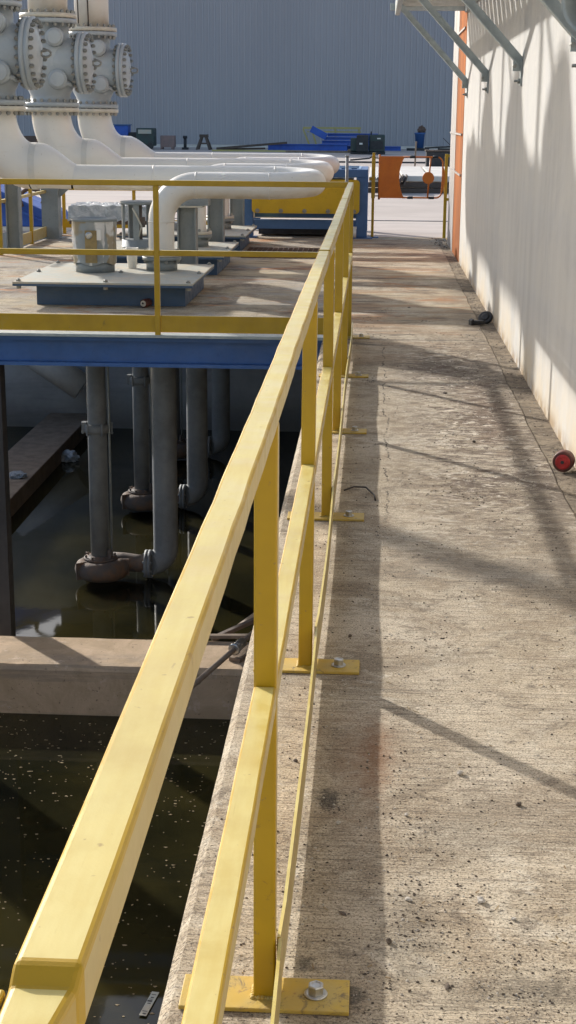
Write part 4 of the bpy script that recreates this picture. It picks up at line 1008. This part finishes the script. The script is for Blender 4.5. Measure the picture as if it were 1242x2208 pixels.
# ------------------------------------------------------------------ orange swing gate between yellow posts
gp = empty('gate_post', (-.02, 19.45, 0), 'yellow post on the hinge side of the orange gate, by the blue machine', 'post', 'yellow gate posts')
MB().box(-.038, -.004, 19.43, 19.465, .012, 1.065).build('post', MY, gp, bevel=.003)
MB().box(-.045, .003, 19.42, 19.475, .50, 1.02).build('hinge_sleeve', MY, gp, bevel=.003)
MB().box(-.12, .06, 19.40, 19.50, 0, .012).build('base_plate', MBLUE2, gp)
MB().box(-.075, -.045, 19.43, 19.46, .72, .76).build('hinge_lug', MY, gp)
g2 = empty('gate_post', (.905, 19.55, 0), 'yellow latch post of the orange gate, against the end of the wall', 'post', 'yellow gate posts')
MB().box(.885, .925, 19.53, 19.57, 0, 1.055).build('post', MY, g2, bevel=.003)
for z in (.47, 1.015): MB().box(.926, 1.06, 19.54, 19.56, z, z+.035).build('wall_arm', MY, g2)
sg = empty('swing_gate', (.05, 19.42, .5), 'orange plastic safety gate closed across the far end of the walkway', 'gate')
# solid leaf with scooped right side
top, bot = 1.025, .505; N = 12; L_ = [(.055, bot), (.055, top)]; Rr_ = []
for i in range(N+1):
    t = i/N; z = top+(bot-top)*t; x = .375-.068*math.sin(math.pi*t)**.8 if 0 < t < 1 else .375
    Rr_.append((x, z))
pr = [(.055, bot), (.055, top)]+Rr_; K = len(pr)
MB().add([(x, 19.405, z) for x, z in pr]+[(x, 19.43, z) for x, z in pr], [tuple(range(K)), tuple(reversed(range(K, 2*K)))]+[(i, K+i, K+(i+1) % K, (i+1) % K) for i in range(K)]).build('leaf_panel', MGATE, sg)
MB().cyl((.055, 19.42, bot-.02), (.055, 19.42, top+.02), .014, 12).build('hinge_tube', MGATE, sg)
for z in (.74, 1.0, .53): MB().box(.0, .05, 19.415, 19.425, z-.008, z+.008).build('hinge_pin', MBOLT, sg)
zt_, zb_ = 1.018, .512
pts = [(.35, 19.418, zt_), (.78, 19.418, zt_)]+[Vector((.78, 19.418, zt_-.08))+Vector((math.sin(t)*.075, 0, math.cos(t)*.08)) for t in [math.pi/2*i/6 for i in range(1, 7)]]
pts += [(.857, 19.418, .80), (.852, 19.418, .65)]+[Vector((.775, 19.418, zb_+.08))+Vector((math.cos(t)*.075, 0, -math.sin(t)*.08)) for t in [math.pi/2*i/6 for i in range(7)]]+[(.35, 19.418, zb_)]
MB().sweep(pts, .011, 10).build('outer_tube', MGATE, sg)
MB().sweep([(.70, 19.418, zt_), (.672, 19.418, zb_)], .011, 10).build('cross_tube', MGATE, sg)
MB().prof((.675, 19.40, .76), (0, 1, 0), [(0, .071), (.004, .075), (.028, .075), (.032, .071)], 32).build('round_disc', MGATE, sg)
pr = [(.862, .90), (.875, .87), (.888, .80), (.888, .72), (.875, .62), (.85, .56)]; K = 6
MB().add([(x, 19.405, z) for x, z in pr]+[(x, 19.43, z) for x, z in pr], [tuple(range(K)), tuple(reversed(range(K, 2*K)))]+[(i, K+i, K+(i+1) % K, (i+1) % K) for i in range(K)]).build('latch_fin', MGATE, sg)
for x, z in ((.47, zt_), (.76, zt_), (.45, zb_), (.72, zb_)): MB().cyl((x-.035, 19.418, z), (x+.035, 19.418, z), .017, 12).build('sleeve', MBLACK, sg)

# ------------------------------------------------------------------ blue skid with hose, left of the deck
sk = empty('blue_skid', (-4.6, 20.4, 0), 'blue wedge-shaped skid with a dark hose behind the left rail', 'skid')
m = MB(); pr = [(-5.2, .05), (-5.2, .62), (-4.95, .50), (-4.3, .22), (-4.2, .05)]
K = len(pr); m.add([(x, 20.0, z) for x, z in pr]+[(x, 21.0, z) for x, z in pr], [tuple(range(K)), tuple(reversed(range(K, 2*K)))]+[(i, K+i, K+(i+1) % K, (i+1) % K) for i in range(K)])
m.build('body', MBRIGHT, sk, bevel=.02)
MB().beam((-5.1, 19.97, .42), (-4.35, 19.97, .10), .03, .04, (0, 1, 0)).build('side_rib', MBRIGHT, sk)
MB().box(-5.3, -4.1, 19.95, 21.1, 0, .05).build('base', MPIPE, sk)
N = 20; MB().sweep([Vector((-4.55+.16*math.cos(t), 19.93-.04*math.sin(2*t), .43+.12*math.sin(t)+.1*math.cos(t)*0)) for t in [-.6+2*math.pi*.72*i/N for i in range(N+1)]]+[(-4.82, 19.92, .33), (-5.0, 19.93, .42)], .028, 10).build('hose', MBROWN, sk)

# ------------------------------------------------------------------ yard: slabs, bars, boxes
slab_specs = [(-.9, -.13, .36), (.02, .50, .38), (.56, 1.12, .41), (1.18, 1.9, .40), (-3.6, -1.0, .30)]
for i, (x0, x1, h) in enumerate([(-.12, .50, .35), (.56, 1.10, .37), (1.16, 2.0, .37)]):
    m = MB().box(x0, x1, 31.4, 37.6, h-.14, h-.03)
    tag(m.build('precast_slab', MCONB, origin=((x0+x1)/2, 31.4, h-.14), bevel=.01), ['pale precast slab behind the solid part of the orange gate', 'pale precast slab seen through the middle of the orange gate', 'pale precast slab behind the latch side of the orange gate'][i], 'slab', 'pale slabs stacked on timbers beyond the gate')
for i, (y, h0, h1, lb) in enumerate([(31.3, .0, .09, 'lowest dark timber beam under the pale slabs'), (31.35, .105, .205, 'dark timber beam directly beneath the pale slabs')]):
    m = MB().box(-.3, 2.2, y, y+.25, h0, h1); tag(m.build('timber_beam', MDKWOOD, origin=(.9, y, h0), bevel=.01), lb, 'beam')
m = MB().obox((.18, 31.3, .38), (.14, .0, .10), (0, .6, 0), (-.02, 0, .025)).obox((.10, 31.3, .31), (.06, 0, .0), (0, .6, 0), (0, 0, .02))
tag(m.build('steel_angle', MGREYD, origin=(.15, 32.2, .36)), 'grey steel angle tipped up on the end of the pale slabs', 'steel angle')
m = MB().obox((.53, 31.3, .27), (.05, 0, .09), (0, .5, 0), (-.012, 0, .007)).obox((.62, 31.3, .27), (.03, 0, .09), (0, .5, 0), (-.012, 0, .005))
tag(m.build('steel_angle', MDKWOOD, origin=(.55, 32.1, .2)), 'dark bent steel angle between two of the pale slabs', 'steel angle')
tag(MB().box(-6.0, 2.6, 51.8, 52.1, 0, .05).build('steel_bar', MBLACK, origin=(-2, 52, 0)), 'long dark steel bar lying across the yard beyond the gate', 'bar')
m = MB().beam((-.85, 51.5, .1), (-.2, 51.6, .16), .06, .05).beam((-.2, 51.6, .16), (.05, 51.6, .34), .06, .05)
tag(m.build('bent_bar', MBLACK, origin=(-.5, 51.5, .1)), 'short bent black bar lying on the long dark bar', 'bar')
m = MB().beam((1.22, 47.3, 0), (1.24, 47.3, .79), .08, .05); tag(m.build('survey_stake', MWOOD, origin=(1.22, 47.3, 0)), 'pale wooden stake standing in the yard above the orange gate', 'stake')
bx = empty('black_crate', (2.0, 47.2, 0), 'dark open crate beyond the gate with rods lying on top', 'crate')
MB().box(1.55, 2.75, 46.8, 47.6, .02, .50).build('crate_body', MBLACK, bx, bevel=.02)
MB().box(1.52, 2.78, 46.76, 47.64, .501, .54).build('lid', MDKWOOD, bx)
m = MB().beam((1.5, 47, .60), (2.6, 47.2, .66), .05, .05).beam((1.9, 47.1, .57), (2.7, 47, .57), .05, .05).beam((2.05, 47, .90), (2.4, 47, .58), .02, .02)
tag(m.build('scrap_rods', MBLACK, origin=(2, 47, .56)), 'bundle of dark scrap rods lying on the black crate', 'rods')

# ------------------------------------------------------------------ far building
bd = empty('warehouse', (-18, 75.5, 0), 'huge blue-grey warehouse with vertical ribbed metal cladding', 'building')
m = MB(); x = -45.0; vs = []; pitch = .29
pro = []
while x < 22:
    pro += [(x, 0), (x+.17, 0), (x+.19, -.05), (x+.27, -.05)]; x += pitch
K = len(pro); ZB = .15
m.add([(a, 75.5+b, ZB) for a, b in pro]+[(a, 75.5+b, 9.6) for a, b in pro], [(i, i+1, K+i+1, K+i) for i in range(K-1)])
m.build('wall_cladding', MCLAD, bd)
m = MB().box(-45, 22.2, 75.55, 105, 0, 9.5); m.build('wall_core', MCLAD, bd)
MB().box(-45, 22.2, 75.40, 75.549, 0, .14).build('base_kerb', MCONB, bd)
MB().box(-45.2, 22.4, 75.3, 105.2, 9.601, 9.8).build('roof', MGALV, bd)

def far(name, boxes, mat, label, cat, origin):
    m = MB()
    for b in boxes: m.box(*b)
    return tag(m.build(name, mat, origin=origin, bevel=.02), label, cat)
db = empty('dumpster', (-11.7, 71, 0), 'blue and black bin at the foot of the cladding, leftmost of the yard equipment', 'bin')
MB().box(-12.1, -11.45, 70.4, 71.2, .1, 1.05).build('body', MBRIGHT, db, bevel=.03)
MB().box(-11.42, -10.9, 70.4, 71.2, .0, .75).build('black_side', MBLACK, db, bevel=.03)
MB().box(-12.15, -11.4, 70.35, 71.25, 1.051, 1.1).build('lid', MBLUE2, db)
gw = empty('welder_cart', (-10.4, 70, 0), 'dark green welding set beside the blue bin at the cladding', 'generator')
MB().box(-10.95, -10.15, 69.6, 70.6, .15, .95).build('housing', MGREEN, gw, bevel=.04)
MB().box(-10.85, -10.25, 69.55, 69.599, .70, .88).build('panel', MPLATE, gw)
for xx in (-10.8, -10.3): MB().prof((xx, 69.5, .15), (0, 1, 0), [(0, .14), (.1, .15)], 14).build('wheel', MDARK, gw)
far('pink_crate', [(-9.9, -9.25, 70, 70.6, .1, .62), (-9.9, -9.8, 70.0, 70.5, 0, .1), (-9.4, -9.3, 70, 70.5, 0, .1)], MPINK, 'faded pink metal crate right of the dark green welding set', 'crate', (-9.6, 70, 0))
m = MB().cyl((-8.75, 70, 0), (-8.75, 70, .5), .07, 8).cyl((-8.75, 70, .5), (-8.75, 70, .62), .1, 8).cyl((-8.75, 70, 0), (-8.75, 70, .1), .16, 8)
tag(m.build('hydrant_post', MBLACK, origin=(-8.75, 70, 0)), 'small dark standpipe between the pink crate and the sawhorse', 'standpipe')
sh = empty('sawhorse', (-7.85, 70, 0), 'dark sawhorse standing before the ribbed cladding', 'sawhorse')
for dx in (-1, 1):
    MB().beam((-7.9+.30*dx, 69.8, 0), (-7.9+.08*dx, 70, .62), .09, .09, (0, 1, 0)).build('leg', MDKWOOD, sh)
    MB().beam((-7.9+.30*dx, 70.6, 0), (-7.9+.08*dx, 70.4, .62), .09, .09, (0, 1, 0)).build('leg', MDKWOOD, sh)
MB().box(-8.08, -7.72, 69.9, 70.5, .55, .68).build('top_beam', MDKWOOD, sh)
MB().box(-8.05, -7.75, 69.86, 69.9, .25, .32).build('cross_bar', MDKWOOD, sh)
m = MB().beam((-7.2, 69, .08), (-4.0, 69, .36), .12, .10).beam((-7.2, 69.2, .04), (-5, 69.2, .10), .12, .08)
tag(m.build('scrap_timber', MDKWOOD, origin=(-6, 69, 0)), 'long dark timbers lying left of the blue beams', 'timber')
m = MB().box(-7.2, -3.2, 67, 67.3, 0, .07); tag(m.build('yellow_pole', MYF, origin=(-5, 67, 0)), 'pale yellow pole lying on the ground in front of the dark timbers', 'pole')
# blue steel beams, stacked
gB = 'blue steel beams stacked in the yard'
specs = [(-4.9, -1.3, .02, .30, 69.6, 'lowest long blue beam, leftmost of the stack'), (-2.6, 1.15, .02, .22, 70.3, 'low blue beam reaching right behind the generator'),
         (-2.45, .2, .32, .46, 69.9, 'blue beam in the middle of the stack'), (-2.35, .2, .48, .62, 69.9, 'upper blue beam in the stack'), (-2.2, .1, .64, .78, 70, 'topmost level blue beam of the stack'), (-2.6, .2, .24, .31, 69.8, 'thin blue beam under the middle ones')]
for x0, x1, z0, z1, y, lb in specs:
    m = MB().box(x0, x1, y, y+.02, z0+.03, z1-.03).box(x0, x1, y-.1, y+.1, z0, z0+.03).box(x0, x1, y-.1, y+.1, z1-.03, z1)
    tag(m.build('steel_beam', MBRIGHT, origin=((x0+x1)/2, y, z0)), lb, 'beam', gB)
m = MB().beam((-2.95, 69.7, .98), (-2.25, 69.7, .62), .30, .16, (0, 1, 0)); tag(m.build('steel_beam', MBRIGHT, origin=(-2.6, 69.7, .6), bevel=.02), 'short blue beam tipped up at the left end of the stack', 'beam', gB)
yf = empty('steel_trestle', (-2, 71.5, 0), 'faded yellow trestle behind the blue beams', 'trestle')
MB().box(-3.4, -.7, 71.4, 71.6, .95, 1.05).box(-3.2, -.7, 71.4, 71.6, .80, .86).build('top_bar', MYF, yf)
for a, b in ((-3.4, -3.0), (-3.0, -2.7), (-1.9, -1.8), (-.8, -.7)): MB().beam((a, 71.5, .95), (b, 71.5, .0), .08, .08, (0, 1, 0)).build('leg', MYF, yf)
m = MB().box(-3.9, -.3, 66.2, 66.5, 0, .08).box(-1.2, -.35, 66.1, 66.4, .09, .16)
tag(m.build('timber_stack', MWOOD, origin=(-2, 66, 0)), 'pale timbers lying left of the generator', 'timber')
gn = empty('generator', (-.35, 64, 0), 'dark green engine generator in the yard above the blue machine', 'generator')
MB().box(-1.05, -.62, 63.8, 64.9, .12, .66).build('fuel_side', MGREEN, gn, bevel=.03)
MB().box(-.80, -.30, 63.6, 64.9, .10, .78).build('control_box', MBLACK, gn, bevel=.04)
MB().box(-.28, .38, 63.8, 64.9, .10, .80).build('engine_housing', MGREEN, gn, bevel=.04)
MB().box(-.68, -.55, 63.57, 63.599, .40, .47).box(.05, .2, 63.77, 63.799, .62, .67).build('sticker', MPIPE, gn)
MB().box(-.22, .30, 63.76, 63.799, .22, .55).build('radiator_grille', MBLACK, gn)
MB().cyl((-.2, 64, .8), (-.2, 64, .93), .03, 8).build('exhaust', MBLACK, gn)
MB().box(-1.05, .40, 63.7, 65, .02, .099).build('skid_base', MBLACK, gn)
bn = empty('trash_bin', (2.1, 72, 0), 'dark blue round bin with brown rags on top by the cladding', 'bin')
MB().prof((2.05, 72, .12), (0, 0, 1), [(0, .19), (.62, .235), (.63, .26), (.70, .26), (.70, .2)], 18).build('bin_body', MBLUE, bn)
o = crumple('rags', (2.12, 72, .8), (.2, .15, .22), MBROWN, None, None, 12); o.parent = bn; o.location = (.02, 0, .8)
m = MB().box(1.45, 2.5, 71.7, 72.3, 0, .11); tag(m.build('dark_pallet', MBLACK, origin=(2, 72, 0)), 'dark flat pallet beneath the blue bin with rags', 'pallet')
m = MB().box(-16.6, -14.9, 70, 71, 0, .35).box(-16.3, -15.2, 70.1, 70.9, .351, .55); tag(m.build('timber_stack', MBROWN, origin=(-16, 70, 0)), 'brown timber pile seen between two large cream elbows', 'timber')
